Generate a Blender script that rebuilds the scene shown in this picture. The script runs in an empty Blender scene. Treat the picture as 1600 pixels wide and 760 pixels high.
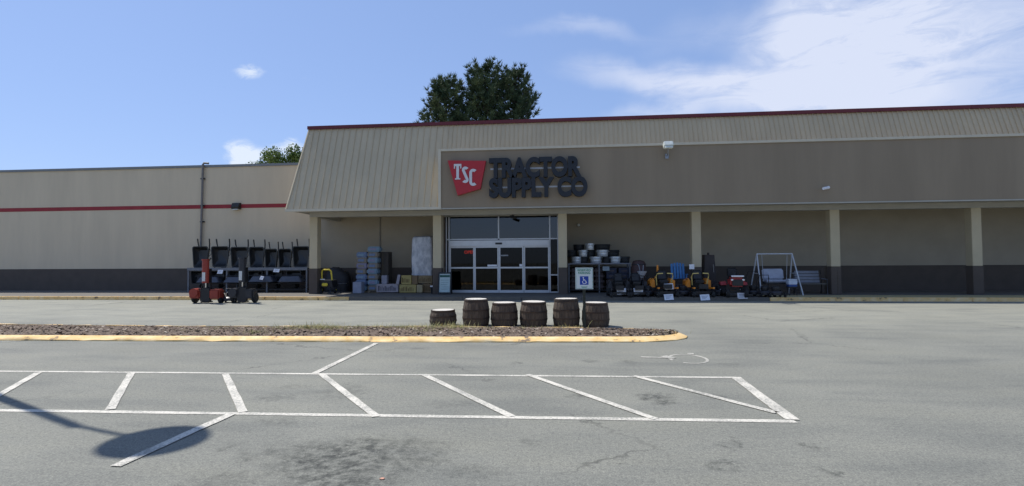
import bpy, bmesh, math, random
from mathutils import Vector, Matrix
R = math.radians
random.seed(7)
S = bpy.context.scene

# ------------------------------------------------------------------ camera
F, CX, CY = 840.0, 800.0, 380.0
YAW, PITCH, ROLL, EYE = R(5.8), R(1.91), 0.0055, 1.6
cd = bpy.data.cameras.new('camera'); cam = bpy.data.objects.new('camera', cd)
S.collection.objects.link(cam); S.camera = cam
cd.sensor_width = 36; cd.lens = 36*F/1600; cd.clip_end = 3000; cd.clip_start = .05
CM = Matrix.Rotation(YAW,3,'Z') @ Matrix.Rotation(R(90)+PITCH,3,'X') @ Matrix.Rotation(ROLL,3,'Z').inverted()
cam.matrix_world = Matrix.Translation((0,0,EYE)) @ CM.to_4x4()

def ray(px, py):
    return (CM @ Vector(((px-CX)/F, -(py-CY)/F, -1))).normalized()
def PY(px, py, Y):            # point of the place on a vertical plane Y
    d = ray(px, py); t = Y/d.y
    return Vector((d.x*t, Y, EYE+d.z*t))
def PZ(px, py, z=0.0):        # point of the place on a level plane
    d = ray(px, py); t = (z-EYE)/d.z
    return Vector((d.x*t, d.y*t, z))
def X(px, Y, py=420): return PY(px, py, Y).x
def Zh(px, py, Y): return PY(px, py, Y).z

# ------------------------------------------------------------------ sun, sky, exposure
SUN = Vector((4.7, -2.31, -7.6)).normalized()      # direction the light travels
sl = bpy.data.lights.new('sun', 'SUN'); so = bpy.data.objects.new('sun', sl); S.collection.objects.link(so)
sl.energy = 4.5; sl.angle = R(.53); sl.color = (1, .96, .9)
so.rotation_euler = SUN.to_track_quat('-Z', 'Y').to_euler()
W = bpy.data.worlds.new('World'); S.world = W; W.use_nodes = True
nt = W.node_tree; nt.nodes.clear()
def N(t, **k):
    n = nt.nodes.new(t)
    for a, b in k.items(): setattr(n, a, b)
    return n
out = N('ShaderNodeOutputWorld'); bg = N('ShaderNodeBackground'); bg.inputs[1].default_value = .105
sky = N('ShaderNodeTexSky', sky_type='NISHITA', sun_disc=False)
sky.sun_elevation = math.asin(-SUN.z); sky.sun_rotation = math.atan2(-SUN.x, -SUN.y)
sky.air_density = 1.0; sky.dust_density = .35; sky.ozone_density = 2.4; sky.altitude = 100
tc = N('ShaderNodeTexCoord'); sx = N('ShaderNodeSeparateXYZ'); nt.links.new(tc.outputs['Generated'], sx.inputs[0])
def mth(op, a, b=None, c=None, clamp=False):
    n = N('ShaderNodeMath', operation=op, use_clamp=clamp)
    for i, v in enumerate((a, b, c)):
        if v is None: continue
        if hasattr(v, 'links'): nt.links.new(v, n.inputs[i])
        else: n.inputs[i].default_value = v
    return n.outputs[0]
az = mth('ARCTAN2', sx.outputs[0], sx.outputs[1]); el = mth('ARCSINE', sx.outputs[2])
cb = N('ShaderNodeCombineXYZ'); nt.links.new(az, cb.inputs[0]); nt.links.new(el, cb.inputs[1])
def wnoise(scale, sc, rot=0, detail=8, dist=0.0, rough=.6):
    m = N('ShaderNodeMapping'); m.inputs['Scale'].default_value = sc; m.inputs['Rotation'].default_value = (0,0,rot)
    nt.links.new(cb.outputs[0], m.inputs[0])
    n = N('ShaderNodeTexNoise'); n.inputs['Scale'].default_value = scale; n.inputs['Detail'].default_value = detail
    n.inputs['Roughness'].default_value = rough; n.inputs['Distortion'].default_value = dist
    nt.links.new(m.outputs[0], n.inputs['Vector']); return n.outputs['Fac']
wn = N('ShaderNodeTexNoise'); wn.inputs['Scale'].default_value = 9; wn.inputs['Detail'].default_value = 5
nt.links.new(cb.outputs[0], wn.inputs['Vector'])
wv = N('ShaderNodeVectorMath', operation='MULTIPLY_ADD'); nt.links.new(wn.outputs['Color'], wv.inputs[0])
wv.inputs[1].default_value = (.09,.06,0); wv.inputs[2].default_value = (-.045,-.03,0)
wa = N('ShaderNodeVectorMath', operation='ADD'); nt.links.new(wv.outputs[0], wa.inputs[0]); nt.links.new(cb.outputs[0], wa.inputs[1])
def blob(px, py, rx, ry, rot, amp, soft=1.0):
    d = ray(px, py); a = math.atan2(d.x, d.y); e = math.asin(d.z)
    m = N('ShaderNodeMapping', vector_type='TEXTURE')
    m.inputs['Location'].default_value = (a, e, 0); m.inputs['Rotation'].default_value = (0,0,R(rot))
    m.inputs['Scale'].default_value = (rx/F, ry/F, 1)
    nt.links.new(wa.outputs[0], m.inputs[0])
    l = N('ShaderNodeVectorMath', operation='LENGTH'); nt.links.new(m.outputs[0], l.inputs[0])
    r = N('ShaderNodeMapRange', interpolation_type='SMOOTHSTEP'); nt.links.new(l.outputs['Value'], r.inputs[0])
    r.inputs[1].default_value = 1; r.inputs[2].default_value = 0; r.inputs[3].default_value = 0; r.inputs[4].default_value = amp
    return r.outputs[0]
def total(bl):
    t = bl[0]
    for b in bl[1:]: t = mth('ADD', t, b)
    return t
cir = total([blob(1290,95,170,120,0,1.0), blob(1030,120,200,30,-10,.85), blob(1180,152,210,46,-5,1.0), blob(1120,40,130,45,10,.22),
             blob(1240,30,120,60,20,.45), blob(940,50,110,18,-10,.27), blob(1010,175,110,22,3,.5), blob(1480,60,240,180,0,.9), blob(1330,170,150,50,0,.6),
             blob(880,45,120,14,-2,.18)])
cirn = wnoise(8, (1,3.8,1), R(12), 11, .8, .68)
cf = mth('MULTIPLY', cir, mth('MULTIPLY_ADD', cirn, 2.3, -.28, clamp=True), clamp=True)
cum = total([blob(388,106,40,17,3,.8), blob(400,240,52,34,-25,1.25), blob(455,236,34,30,0,.95), blob(378,250,34,30,0,.8), blob(483,118,16,7,0,.35)])
cumn = wnoise(34, (1,2.0,1), R(-12), 10, .9, .68)
mr = N('ShaderNodeMapRange', interpolation_type='SMOOTHSTEP'); nt.links.new(mth('MULTIPLY', cum, mth('MULTIPLY_ADD', cumn, 2.6, -.45, clamp=True)), mr.inputs[0])
mr.inputs[1].default_value = .18; mr.inputs[2].default_value = .95
gm = N('ShaderNodeMix', data_type='RGBA', blend_type='MULTIPLY'); gm.inputs[0].default_value = 1
gma = N('ShaderNodeGamma'); gma.inputs[1].default_value = .45; nt.links.new(sky.outputs[0], gma.inputs[0])
nt.links.new(gma.outputs[0], gm.inputs[6]); gm.inputs[7].default_value = (1.69,2.08,2.98,1)
mc = N('ShaderNodeMix', data_type='RGBA'); nt.links.new(mth('MULTIPLY', cf, .9), mc.inputs[0]); nt.links.new(gm.outputs[2], mc.inputs[6]); mc.inputs[7].default_value = (5.8, 6.25, 7.5, 1)
mx = N('ShaderNodeMix', data_type='RGBA'); nt.links.new(mth('MULTIPLY', mr.outputs[0], .85), mx.inputs[0]); nt.links.new(mc.outputs[2], mx.inputs[6])
mx.inputs[7].default_value = (6.5, 7.1, 7.9, 1)
nt.links.new(mx.outputs[2], bg.inputs[0]); nt.links.new(bg.outputs[0], out.inputs[0])
S.view_settings.view_transform = 'Standard'; S.view_settings.look = 'None'; S.view_settings.gamma = 1
S.view_settings.exposure = 0.3; S.view_settings.use_curve_mapping = False
S.render.engine = 'CYCLES'; S.cycles.max_bounces = 6; S.cycles.use_denoising = True

# ------------------------------------------------------------------ materials
MATS = {}
def mat(name, col, rough=.8, metal=0.0, var=.14, scale=6.0, bump=0.0, bscale=60.0, spec=.4, col2=None, stretch=(1,1,1), thr=None, coat=0, dirt=None):
    if name in MATS: return MATS[name]
    m = bpy.data.materials.new(name); m.use_nodes = True; t = m.node_tree; b = t.nodes['Principled BSDF']
    b.inputs['Roughness'].default_value = rough; b.inputs['Metallic'].default_value = metal
    b.inputs['Specular IOR Level'].default_value = spec; b.inputs['Coat Weight'].default_value = coat
    tcn = t.nodes.new('ShaderNodeTexCoord'); mp = t.nodes.new('ShaderNodeMapping'); mp.inputs['Scale'].default_value = stretch
    t.links.new(tcn.outputs['Object'], mp.inputs[0])
    n = t.nodes.new('ShaderNodeTexNoise'); n.inputs['Scale'].default_value = scale; n.inputs['Detail'].default_value = 7; n.inputs['Roughness'].default_value = .6
    t.links.new(mp.outputs[0], n.inputs['Vector'])
    rp = t.nodes.new('ShaderNodeValToRGB'); t.links.new(n.outputs['Fac'], rp.inputs[0])
    lo, hi = (thr if thr else (.3, .7))
    rp.color_ramp.elements[0].position = lo; rp.color_ramp.elements[1].position = hi
    c2 = col2 if col2 else tuple(min(1, c*(1+var)) for c in col); c1 = col if col2 else tuple(c*(1-var) for c in col)
    rp.color_ramp.elements[0].color = (*c1,1); rp.color_ramp.elements[1].color = (*c2,1)
    t.links.new(rp.outputs[0], b.inputs['Base Color'])
    if bump:
        n2 = t.nodes.new('ShaderNodeTexNoise'); n2.inputs['Scale'].default_value = bscale; n2.inputs['Detail'].default_value = 5
        t.links.new(mp.outputs[0], n2.inputs['Vector'])
        bp = t.nodes.new('ShaderNodeBump'); bp.inputs['Strength'].default_value = bump; bp.inputs['Distance'].default_value = .02
        t.links.new(n2.outputs['Fac'], bp.inputs['Height']); t.links.new(bp.outputs[0], b.inputs['Normal'])
    if dirt:
        rp.color_ramp.elements[0].position = lo; e = rp.color_ramp.elements.new(lo-.10); e.color = (*dirt,1); e = rp.color_ramp.elements.new(lo-.04); e.color = (*c1,1)
    MATS[name] = m; return m

def asphalt_mat():
    m = bpy.data.materials.new('asphalt'); m.use_nodes = True; t = m.node_tree; b = t.nodes['Principled BSDF']
    b.inputs['Roughness'].default_value = .88; b.inputs['Specular IOR Level'].default_value = .3
    def nd(ty, **k):
        n = t.nodes.new(ty)
        for a, v in k.items(): setattr(n, a, v)
        return n
    g = nd('ShaderNodeNewGeometry')
    def noise(scale, detail=6, rough=.6, st=(1,1,1), dist=0):
        mp = nd('ShaderNodeMapping'); mp.inputs['Scale'].default_value = st; t.links.new(g.outputs['Position'], mp.inputs[0])
        n = nd('ShaderNodeTexNoise'); n.inputs['Scale'].default_value = scale; n.inputs['Detail'].default_value = detail
        n.inputs['Roughness'].default_value = rough; n.inputs['Distortion'].default_value = dist
        t.links.new(mp.outputs[0], n.inputs['Vector']); return n.outputs['Fac']
    def ramp(v, stops):
        r = nd('ShaderNodeValToRGB'); t.links.new(v, r.inputs[0])
        r.color_ramp.elements[0].position = stops[0][0]; r.color_ramp.elements[0].color = (*stops[0][1],1)
        r.color_ramp.elements[1].position = stops[-1][0]; r.color_ramp.elements[1].color = (*stops[-1][1],1)
        for p, c in stops[1:-1]:
            e = r.color_ramp.elements.new(p); e.color = (*c,1)
        return r.outputs[0]
    def mul(a, bb, f=1.0):
        x = nd('ShaderNodeMix', data_type='RGBA', blend_type='MULTIPLY')
        if hasattr(f,'links'): t.links.new(f, x.inputs[0])
        else: x.inputs[0].default_value = f
        for v, i in ((a,6),(bb,7)):
            if hasattr(v,'links'): t.links.new(v, x.inputs[i])
            else: x.inputs[i].default_value = (*v,1)
        return x.outputs[2]
    def mt(op, a, bb=None, cc=None, clamp=False):
        n = nd('ShaderNodeMath', operation=op, use_clamp=clamp)
        for i, v in enumerate((a,bb,cc)):
            if v is None: continue
            if hasattr(v,'links'): t.links.new(v, n.inputs[i])
            else: n.inputs[i].default_value = v
        return n.outputs[0]
    base = ramp(noise(.45,5), [(.3,(.185,.186,.160)),(.7,(.232,.231,.196))])
    fine = noise(70,4,.8); med = noise(24,5,.7)
    c = mul(base, ramp(fine, [(.28,(.36,.36,.37)),(.46,(.9,.9,.9)),(.56,(1.06,1.06,1.05)),(.74,(2.0,1.96,1.85))]))
    c = mul(c, ramp(med, [(.3,(.74,.74,.75)),(.5,(1,1,1)),(.66,(1.13,1.13,1.11))]))
    c = mul(c, ramp(noise(.9,6,.6,(.5,1.6,1)), [(.34,(.83,.84,.86)),(.5,(1,1,1)),(.7,(1.07,1.06,1.03))]))
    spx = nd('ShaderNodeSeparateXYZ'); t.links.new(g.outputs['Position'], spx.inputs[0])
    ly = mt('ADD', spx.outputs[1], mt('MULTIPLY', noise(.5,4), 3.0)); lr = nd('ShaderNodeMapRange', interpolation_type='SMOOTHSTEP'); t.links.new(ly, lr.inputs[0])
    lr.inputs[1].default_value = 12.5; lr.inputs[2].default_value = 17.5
    c = mul(c, (1.22,1.21,1.18), lr.outputs[0])  # grazing brightness of the far lane put into the base colour
    # oil and tar stains with shapes of their own
    stains = [(450,705,.30,.12,.55),(400,712,.16,.08,.5),(425,622,.24,.10,.5),(435,658,.2,.08,.35),(530,612,.35,.2,.35),(520,715,.5,.22,.95),(560,708,.45,.2,.9),
              (620,713,.42,.22,.65),(535,742,.5,.16,.85),(600,728,.4,.12,.4),(1025,622,.2,.13,1.0),(905,620,.14,.06,.55),(1133,727,.10,.04,.8),(1147,692,.05,.03,.7),(1135,702,.04,.03,.6),
              (1270,700,.1,.06,.6),(806,567,.08,.06,.6),(922,564,.16,.08,.5),(985,567,.16,.08,.4),(460,605,.2,.08,.4),(705,630,.3,.1,.25),(1120,620,.05,.03,.6),
              (1300,738,.05,.05,.7),(740,735,.3,.08,.3),(830,690,.06,.03,.4),(345,755,.3,.1,.4),(1140,570,.2,.1,.3),(360,700,.12,.05,.35)]
    wn = nd('ShaderNodeTexNoise'); wn.inputs['Scale'].default_value = 6; wn.inputs['Detail'].default_value = 6; t.links.new(g.outputs['Position'], wn.inputs['Vector'])
    v1 = nd('ShaderNodeVectorMath', operation='MULTIPLY_ADD'); t.links.new(wn.outputs['Color'], v1.inputs[0]); v1.inputs[1].default_value = (.5,.5,0)
    v1.inputs[2].default_value = (-.25,-.25,0)
    v2 = nd('ShaderNodeVectorMath', operation='ADD'); t.links.new(v1.outputs[0], v2.inputs[0]); t.links.new(g.outputs['Position'], v2.inputs[1])
    tot = None
    for px, py, rx, ry, a in stains:
        p = PZ(px, py)
        mp = nd('ShaderNodeMapping', vector_type='TEXTURE'); mp.inputs['Location'].default_value = (p.x, p.y, 0)
        mp.inputs['Scale'].default_value = (rx*1.25, max(ry,.05)*2.6, 1); t.links.new(v2.outputs[0], mp.inputs[0])
        l = nd('ShaderNodeVectorMath', operation='LENGTH'); t.links.new(mp.outputs[0], l.inputs[0])
        r = nd('ShaderNodeMapRange', interpolation_type='SMOOTHSTEP'); t.links.new(l.outputs['Value'], r.inputs[0])
        r.inputs[1].default_value = 1.1; r.inputs[2].default_value = .35; r.inputs[3].default_value = 0; r.inputs[4].default_value = a
        tot = r.outputs[0] if tot is None else mt('MAXIMUM', tot, r.outputs[0])
    sf = mt('MULTIPLY', tot, ramp(noise(9,8,.72), [(.40,(.06,.06,.06)),(.60,(1,1,1))]), clamp=True)
    c = mul(c, (.24,.25,.26), sf)
    # cracks
    vo = nd('ShaderNodeTexVoronoi', feature='DISTANCE_TO_EDGE'); vo.inputs['Scale'].default_value = .16
    v3 = nd('ShaderNodeVectorMath', operation='ADD'); t.links.new(v1.outputs[0], v3.inputs[0]); t.links.new(g.outputs['Position'], v3.inputs[1]); t.links.new(v3.outputs[0], vo.inputs['Vector'])
    ck = nd('ShaderNodeMapRange'); t.links.new(vo.outputs['Distance'], ck.inputs[0]); ck.inputs[1].default_value = .0; ck.inputs[2].default_value = .006
    ck.inputs[3].default_value = .75; ck.inputs[4].default_value = 0
    cm = mt('MULTIPLY', ck.outputs[0], ramp(noise(.35,3), [(.48,(0,0,0)),(.58,(1,1,1))]), clamp=True)
    c = mul(c, (.35,.35,.36), cm)
    t.links.new(c, b.inputs['Base Color'])
    bp = nd('ShaderNodeBump'); bp.inputs['Strength'].default_value = .55; bp.inputs['Distance'].default_value = .012
    t.links.new(fine, bp.inputs['Height']); t.links.new(bp.outputs[0], b.inputs['Normal'])
    return m

# ------------------------------------------------------------------ builders
class MB:
    def __init__(s): s.bm = bmesh.new()
    def box(s, x0,x1,y0,y1,z0,z1, bev=0):
        t = bmesh.new(); bmesh.ops.create_cube(t, size=1)
        for v in t.verts: v.co = Vector(((x0+x1)/2+v.co.x*(x1-x0), (y0+y1)/2+v.co.y*(y1-y0), (z0+z1)/2+v.co.z*(z1-z0)))
        if bev: bmesh.ops.bevel(t, geom=t.edges[:], offset=bev, segments=2, affect='EDGES')
        s._add(t); return s
    def cbox(s, c, d, bev=0, rot=None):
        t = bmesh.new(); bmesh.ops.create_cube(t, size=1)
        for v in t.verts: v.co = Vector((v.co.x*d[0], v.co.y*d[1], v.co.z*d[2]))
        if bev: bmesh.ops.bevel(t, geom=t.edges[:], offset=bev, segments=2, affect='EDGES')
        if rot is not None: bmesh.ops.transform(t, matrix=rot, verts=t.verts)
        bmesh.ops.translate(t, vec=Vector(c), verts=t.verts); s._add(t); return s
    def _add(s, t):
        me = bpy.data.meshes.new('tmp'); t.to_mesh(me); t.free(); s.bm.from_mesh(me); bpy.data.meshes.remove(me)
    def tube(s, pts, r, seg=8, cap=True):
        pts = [Vector(p) for p in pts]; rs = r if isinstance(r,(list,tuple)) else [r]*len(pts)
        rings = []; up = Vector((0,0,1))
        for i, p in enumerate(pts):
            d = (pts[min(i+1,len(pts)-1)]-pts[max(i-1,0)]).normalized()
            a = d.cross(up)
            if a.length < .05: a = d.cross(Vector((0,1,0)))
            a.normalize(); b = d.cross(a)
            rings.append([s.bm.verts.new(p+rs[i]*(a*math.cos(k*2*math.pi/seg)+b*math.sin(k*2*math.pi/seg))) for k in range(seg)])
        for q in range(len(rings)-1):
            for k in range(seg):
                s.bm.faces.new((rings[q][k],rings[q][(k+1)%seg],rings[q+1][(k+1)%seg],rings[q+1][k]))
        if cap:
            s.bm.faces.new(rings[0][::-1]); s.bm.faces.new(rings[-1])
        return s
    def lathe(s, prof, seg=28, c=(0,0,0), axis='Z', wob=0):
        rings = []
        for r, z in prof:
            ring = []
            for k in range(seg):
                a = k*2*math.pi/seg; x, y = r*math.cos(a), r*math.sin(a)
                v = (x,y,z) if axis=='Z' else ((x,z,y) if axis=='Y' else (z,x,y))
                ring.append(s.bm.verts.new(Vector(v)+Vector(c)))
            rings.append(ring)
        for q in range(len(rings)-1):
            for k in range(seg):
                s.bm.faces.new((rings[q][k],rings[q][(k+1)%seg],rings[q+1][(k+1)%seg],rings[q+1][k]))
        s.bm.faces.new(rings[0][::-1]); s.bm.faces.new(rings[-1]); return s
    def prism(s, poly, vec):      # poly: 3D points, extruded by vec
        a = [s.bm.verts.new(Vector(p)) for p in poly]; b = [s.bm.verts.new(Vector(p)+Vector(vec)) for p in poly]
        s.bm.faces.new(a[::-1]); s.bm.faces.new(b); n = len(a)
        for k in range(n): s.bm.faces.new((a[k],a[(k+1)%n],b[(k+1)%n],b[k]))
        return s
    def face(s, pts):
        s.bm.faces.new([s.bm.verts.new(Vector(p)) for p in pts]); return s
    def build(s, name, m, parent=None, smooth=False, recalc=True, loc=None):
        if recalc: bmesh.ops.recalc_face_normals(s.bm, faces=s.bm.faces)
        me = bpy.data.meshes.new(name); s.bm.to_mesh(me); s.bm.free()
        if smooth:
            for p in me.polygons: p.use_smooth = True
            try: me.set_sharp_from_angle(angle=R(38))
            except Exception: pass
        me.materials.append(m); o = bpy.data.objects.new(name, me); S.collection.objects.link(o)
        if parent: o.parent = parent
        if loc: o.location = loc
        return o
def thing(name, label, cat, loc=(0,0,0), rz=0, group=None):
    o = bpy.data.objects.new(name, None); S.collection.objects.link(o); o.location = loc; o.rotation_euler = (0,0,rz)
    o.empty_display_size = .1
    return tag(o, label, cat, group)
def tag(o, label, cat, group=None):
    o['label'] = label; o['category'] = cat
    if group: o['group'] = group
    return o
def struct(o): o['kind'] = 'structure'; return o
def dup(root, loc, rz=0, label=None, group=None, scale=None):
    r = root.copy(); S.collection.objects.link(r); r.location = loc; r.rotation_euler = (root.rotation_euler.x,root.rotation_euler.y,rz)
    if label: r['label'] = label
    if group: r['group'] = group
    if scale: r.scale = scale
    for ch in [c for c in bpy.data.objects if c.parent == root]:
        c = ch.copy(); S.collection.objects.link(c); c.parent = r
        for g in [q for q in bpy.data.objects if q.parent == ch]:
            d = g.copy(); S.collection.objects.link(d); d.parent = c
    return r
def text(name, s, size, m, parent, loc, rot=(R(90),0,0), ext=.004, off=0.0, sx=1.0, align='CENTER', space=1.0, line=1.0):
    c = bpy.data.curves.new(name, 'FONT'); c.body = s; c.size = size; c.extrude = ext; c.offset = off
    c.align_x = align; c.align_y = 'CENTER'; c.space_character = space; c.space_line = line
    t = bpy.data.objects.new(name, c); S.collection.objects.link(t); bpy.context.view_layer.update()
    me = bpy.data.meshes.new_from_object(t.evaluated_get(bpy.context.evaluated_depsgraph_get()))
    bpy.data.objects.remove(t); me.materials.clear(); me.materials.append(m); me.name = name
    o = bpy.data.objects.new(name, me); S.collection.objects.link(o); o.parent = parent
    o.location = loc; o.rotation_euler = rot; o.scale = (sx,1,1); return o

# palette
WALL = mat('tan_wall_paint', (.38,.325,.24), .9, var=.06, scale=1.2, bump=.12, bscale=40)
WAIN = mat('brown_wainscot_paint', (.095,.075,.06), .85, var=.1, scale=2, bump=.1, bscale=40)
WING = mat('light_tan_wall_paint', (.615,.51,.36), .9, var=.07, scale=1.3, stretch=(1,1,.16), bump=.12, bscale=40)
COLP = mat('column_paint', (.52,.44,.29), .85, var=.05, scale=2)
MANS = mat('grey_green_metal', (.535,.445,.30), .8, var=.07, scale=1.5, stretch=(1,1,.25))
PANEL = mat('dark_taupe_render', (.27,.215,.15), .92, var=.09, scale=1.1, stretch=(1,1,.13), bump=.08, bscale=50)
TRIM = mat('light_grey_trim', (.56,.50,.38), .6, var=.06, scale=3)
RED = mat('maroon_metal', (.12,.017,.022), .5, var=.15, scale=1)
STRIPE = mat('red_stripe_paint', (.30,.03,.035), .7, var=.12, scale=2)
COPE = mat('grey_coping', (.2,.21,.215), .6, var=.1)
SOFF = mat('soffit_paint', (.40,.38,.33), .85, var=.07, scale=2)
ALU = mat('aluminium_frame', (.60,.61,.62), .4, .25, var=.05)
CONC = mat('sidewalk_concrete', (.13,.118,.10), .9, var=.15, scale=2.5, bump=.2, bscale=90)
YEL = mat('worn_yellow_kerb', (.76,.50,.20), .85, col2=(.84,.66,.38), scale=4.2, thr=(.44,.75), dirt=(.22,.16,.10), bump=.3, bscale=60)
BLACK = mat('black_plastic', (.018,.018,.02), .45, var=.25, scale=5)
BLACKM = mat('black_metal', (.022,.022,.025), .4, .2, var=.2, scale=5)
TYRE = mat('rubber', (.02,.02,.02), .8, var=.2, bump=.3)
TRAY = mat('black_tray', (.010,.012,.014), .42, var=.25, scale=3, spec=.6)
STEEL = mat('grey_steel', (.3,.31,.32), .35, .8, var=.15)
WHITE = mat('white_card', (.78,.78,.8), .6, var=.04)
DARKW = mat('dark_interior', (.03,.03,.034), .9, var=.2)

# ------------------------------------------------------------------ ground
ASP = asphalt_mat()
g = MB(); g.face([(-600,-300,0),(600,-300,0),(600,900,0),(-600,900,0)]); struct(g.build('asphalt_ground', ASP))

def paint_mat(name='road_paint', p0=.60, p1=.80):
    m = bpy.data.materials.new(name); m.use_nodes = True; t = m.node_tree; b = t.nodes['Principled BSDF']; b.inputs['Roughness'].default_value = .8
    g = t.nodes.new('ShaderNodeNewGeometry')
    n = t.nodes.new('ShaderNodeTexNoise'); n.inputs['Scale'].default_value = 38; n.inputs['Detail'].default_value = 8; n.inputs['Roughness'].default_value = .75
    t.links.new(g.outputs['Position'], n.inputs['Vector'])
    n2 = t.nodes.new('ShaderNodeTexNoise'); n2.inputs['Scale'].default_value = 2.2; n2.inputs['Detail'].default_value = 3; t.links.new(g.outputs['Position'], n2.inputs['Vector'])
    ad = t.nodes.new('ShaderNodeMath'); ad.operation = 'MULTIPLY_ADD'; t.links.new(n2.outputs['Fac'], ad.inputs[0]); ad.inputs[1].default_value = .45; t.links.new(n.outputs['Fac'], ad.inputs[2])
    rp = t.nodes.new('ShaderNodeValToRGB'); t.links.new(ad.outputs[0], rp.inputs[0])
    rp.color_ramp.elements[0].position = p0; rp.color_ramp.elements[0].color = (.25,.245,.21,1)
    rp.color_ramp.elements[1].position = p1; rp.color_ramp.elements[1].color = (.60,.565,.48,1)
    t.links.new(rp.outputs[0], b.inputs['Base Color']); return m
PAINT = paint_mat()
def line(p0, p1, w=.1, z=.004, name='parking_line'):
    a, b = PZ(*p0), PZ(*p1); d = (b-a).normalized(); n = Vector((-d.y,d.x,0))*w/2; zz = Vector((0,0,z))
    k = max(1,int((b-a).length/.25)); m = MB()
    ed = []
    for i in range(k+1):
        c = a.lerp(b, i/k); j1 = 1+random.uniform(-.09,.09); j2 = 1+random.uniform(-.09,.09)
        ed.append((m.bm.verts.new(c+n*j1+zz), m.bm.verts.new(c-n*j2+zz)))
    for i in range(k): m.bm.faces.new((ed[i][0],ed[i][1],ed[i+1][1],ed[i+1][0]))
    return struct(m.build(name, PAINT))
line((-120,579.5),(1152,590.5), .085); line((-160,639.5),(1243,659), .095, .004)
line((1149,590),(1238,657), .13, .008)
for i,(a,b) in enumerate([((352,585),(380,645)),((503,586),(588,652)),((662,586),(800,652)),((824,586),(1025,656)),((990,588),(1213,646)),((205,584),(172,641)),((60,583),(-40,640))]):
    line(a, b, .09, .008)
line((492,584),(588,537),.1,.008); line((362,648),(303,674),.1,.008); line((303,674),(180,730),.1,.008)
# painted wheelchair symbol lying on the asphalt, its top towards the left
def chair_symbol(fn):
    # strokes in symbol units (height 1): returns list of polylines and widths
    arc = [(math.cos(R(a))*.27+.02, math.sin(R(a))*.27-.2) for a in range(150,395,15)]
    return [([(-.12,.33),(-.08,-.02),(.2,-.02)],.07), ([(-.1,.16),(.14,.16)],.06), ([(.2,-.02),(.32,-.36),(.42,-.33)],.07), (arc,.06)]
m = MB()
c0 = PZ(1075,561); wr = .36
def gstroke(m, pts, w, z):
    pts = [Vector((p[0],p[1],0)) for p in pts]; ed = []
    for i, p in enumerate(pts):
        d = (pts[min(i+1,len(pts)-1)]-pts[max(i-1,0)]).normalized(); n = Vector((-d.y,d.x,0))*w/2
        ed.append((m.bm.verts.new(p+n+Vector((0,0,z))), m.bm.verts.new(p-n+Vector((0,0,z)))))
    for i in range(len(pts)-1): m.bm.faces.new((ed[i][0],ed[i][1],ed[i+1][1],ed[i+1][0]))
ring = [(c0.x+.29*math.cos(R(a)), c0.y+.40*math.sin(R(a))) for a in range(-120,206,12)]
gstroke(m, ring, .05, .004)
a = PZ(1001,558.5); b = PZ(1038,559.5); c = PZ(1053,561); gstroke(m, [(a.x,a.y),(b.x,b.y),(c.x,c.y)], .075, .006)
a = PZ(1036,557); b = PZ(1052,560.5); gstroke(m, [(a.x,a.y),(b.x,b.y)], .16, .008)
a = PZ(1074,553.4); b = PZ(1084,553.6); gstroke(m, [(a.x,a.y),(b.x,b.y)], .13, .008)
struct(m.build('painted_wheelchair_symbol', paint_mat('faded_road_paint',.61,.90)))

# ------------------------------------------------------------------ traffic island
zk = .09
front = [PZ(-250,531.0), PZ(294,534.0), PZ(700,535.5), PZ(1000,535.5)]
back = [PZ(-250,507.5,.0), PZ(294,514.0), PZ(700,514.5), PZ(950,517.0)]
f3, b3 = front[3], back[3]
nose = [PZ(1035,535.0), PZ(1062,533.2), PZ(1078,530.0), PZ(1081,526.5), PZ(1072,523.5), PZ(1050,520.6), PZ(1010,518.4)]
outl = [Vector((p.x,p.y,0)) for p in front+nose+back[::-1]]
# densify and round
def densify(P, step=.25):
    o = []
    for i in range(len(P)):
        a, b = P[i], P[(i+1)%len(P)]; k = max(1,int((b-a).length/step))
        o += [a.lerp(b, j/k) for j in range(k)]
    return o
def inset(P, d):
    o = []
    n = len(P)
    for i in range(n):
        t = (P[(i+1)%n]-P[i-1]).normalized(); o.append(P[i]+Vector((-t.y,t.x,0))*d)
    return o
O = densify(outl)
for _ in range(2): O = [ (O[i-1]+O[i]*2+O[(i+1)%len(O)])/4 for i in range(len(O)) ]
I1, I2 = inset(O,.06), inset(O,.22)
m = MB(); rings = [[m.bm.verts.new(p+Vector((0,0,z))) for p in P] for P, z in ((O,0),(inset(O,.004),.028),(I1,.068),(inset(O,.13),zk),(inset(O,.19),zk),(I2,0))]
for q in range(5):
    for i in range(len(O)):
        j = (i+1)%len(O); m.bm.faces.new((rings[q][i],rings[q][j],rings[q+1][j],rings[q+1][i]))
dents = {random.randrange(len(O)):random.uniform(.3,.85) for _ in range(46)}
for ring in rings[1:4]:
    for i, v in enumerate(ring):
        v.co += Vector((random.uniform(-.006,.006),random.uniform(-.010,.010),random.uniform(-.007,.004)))
        if i in dents: v.co.z *= dents[i]
        elif i % 12 == 0: v.co.z *= .72
struct(m.build('yellow_kerb', YEL, smooth=True))
MULCH = mat('mulch', (.085,.062,.045), .95, col2=(.25,.19,.14), scale=34, thr=(.35,.72), bump=.8, bscale=70)
m = MB(); inn = inset(O,.205); 
cx = sum(p.x for p in inn)/len(inn)
fr = [p for p in inn]
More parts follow.
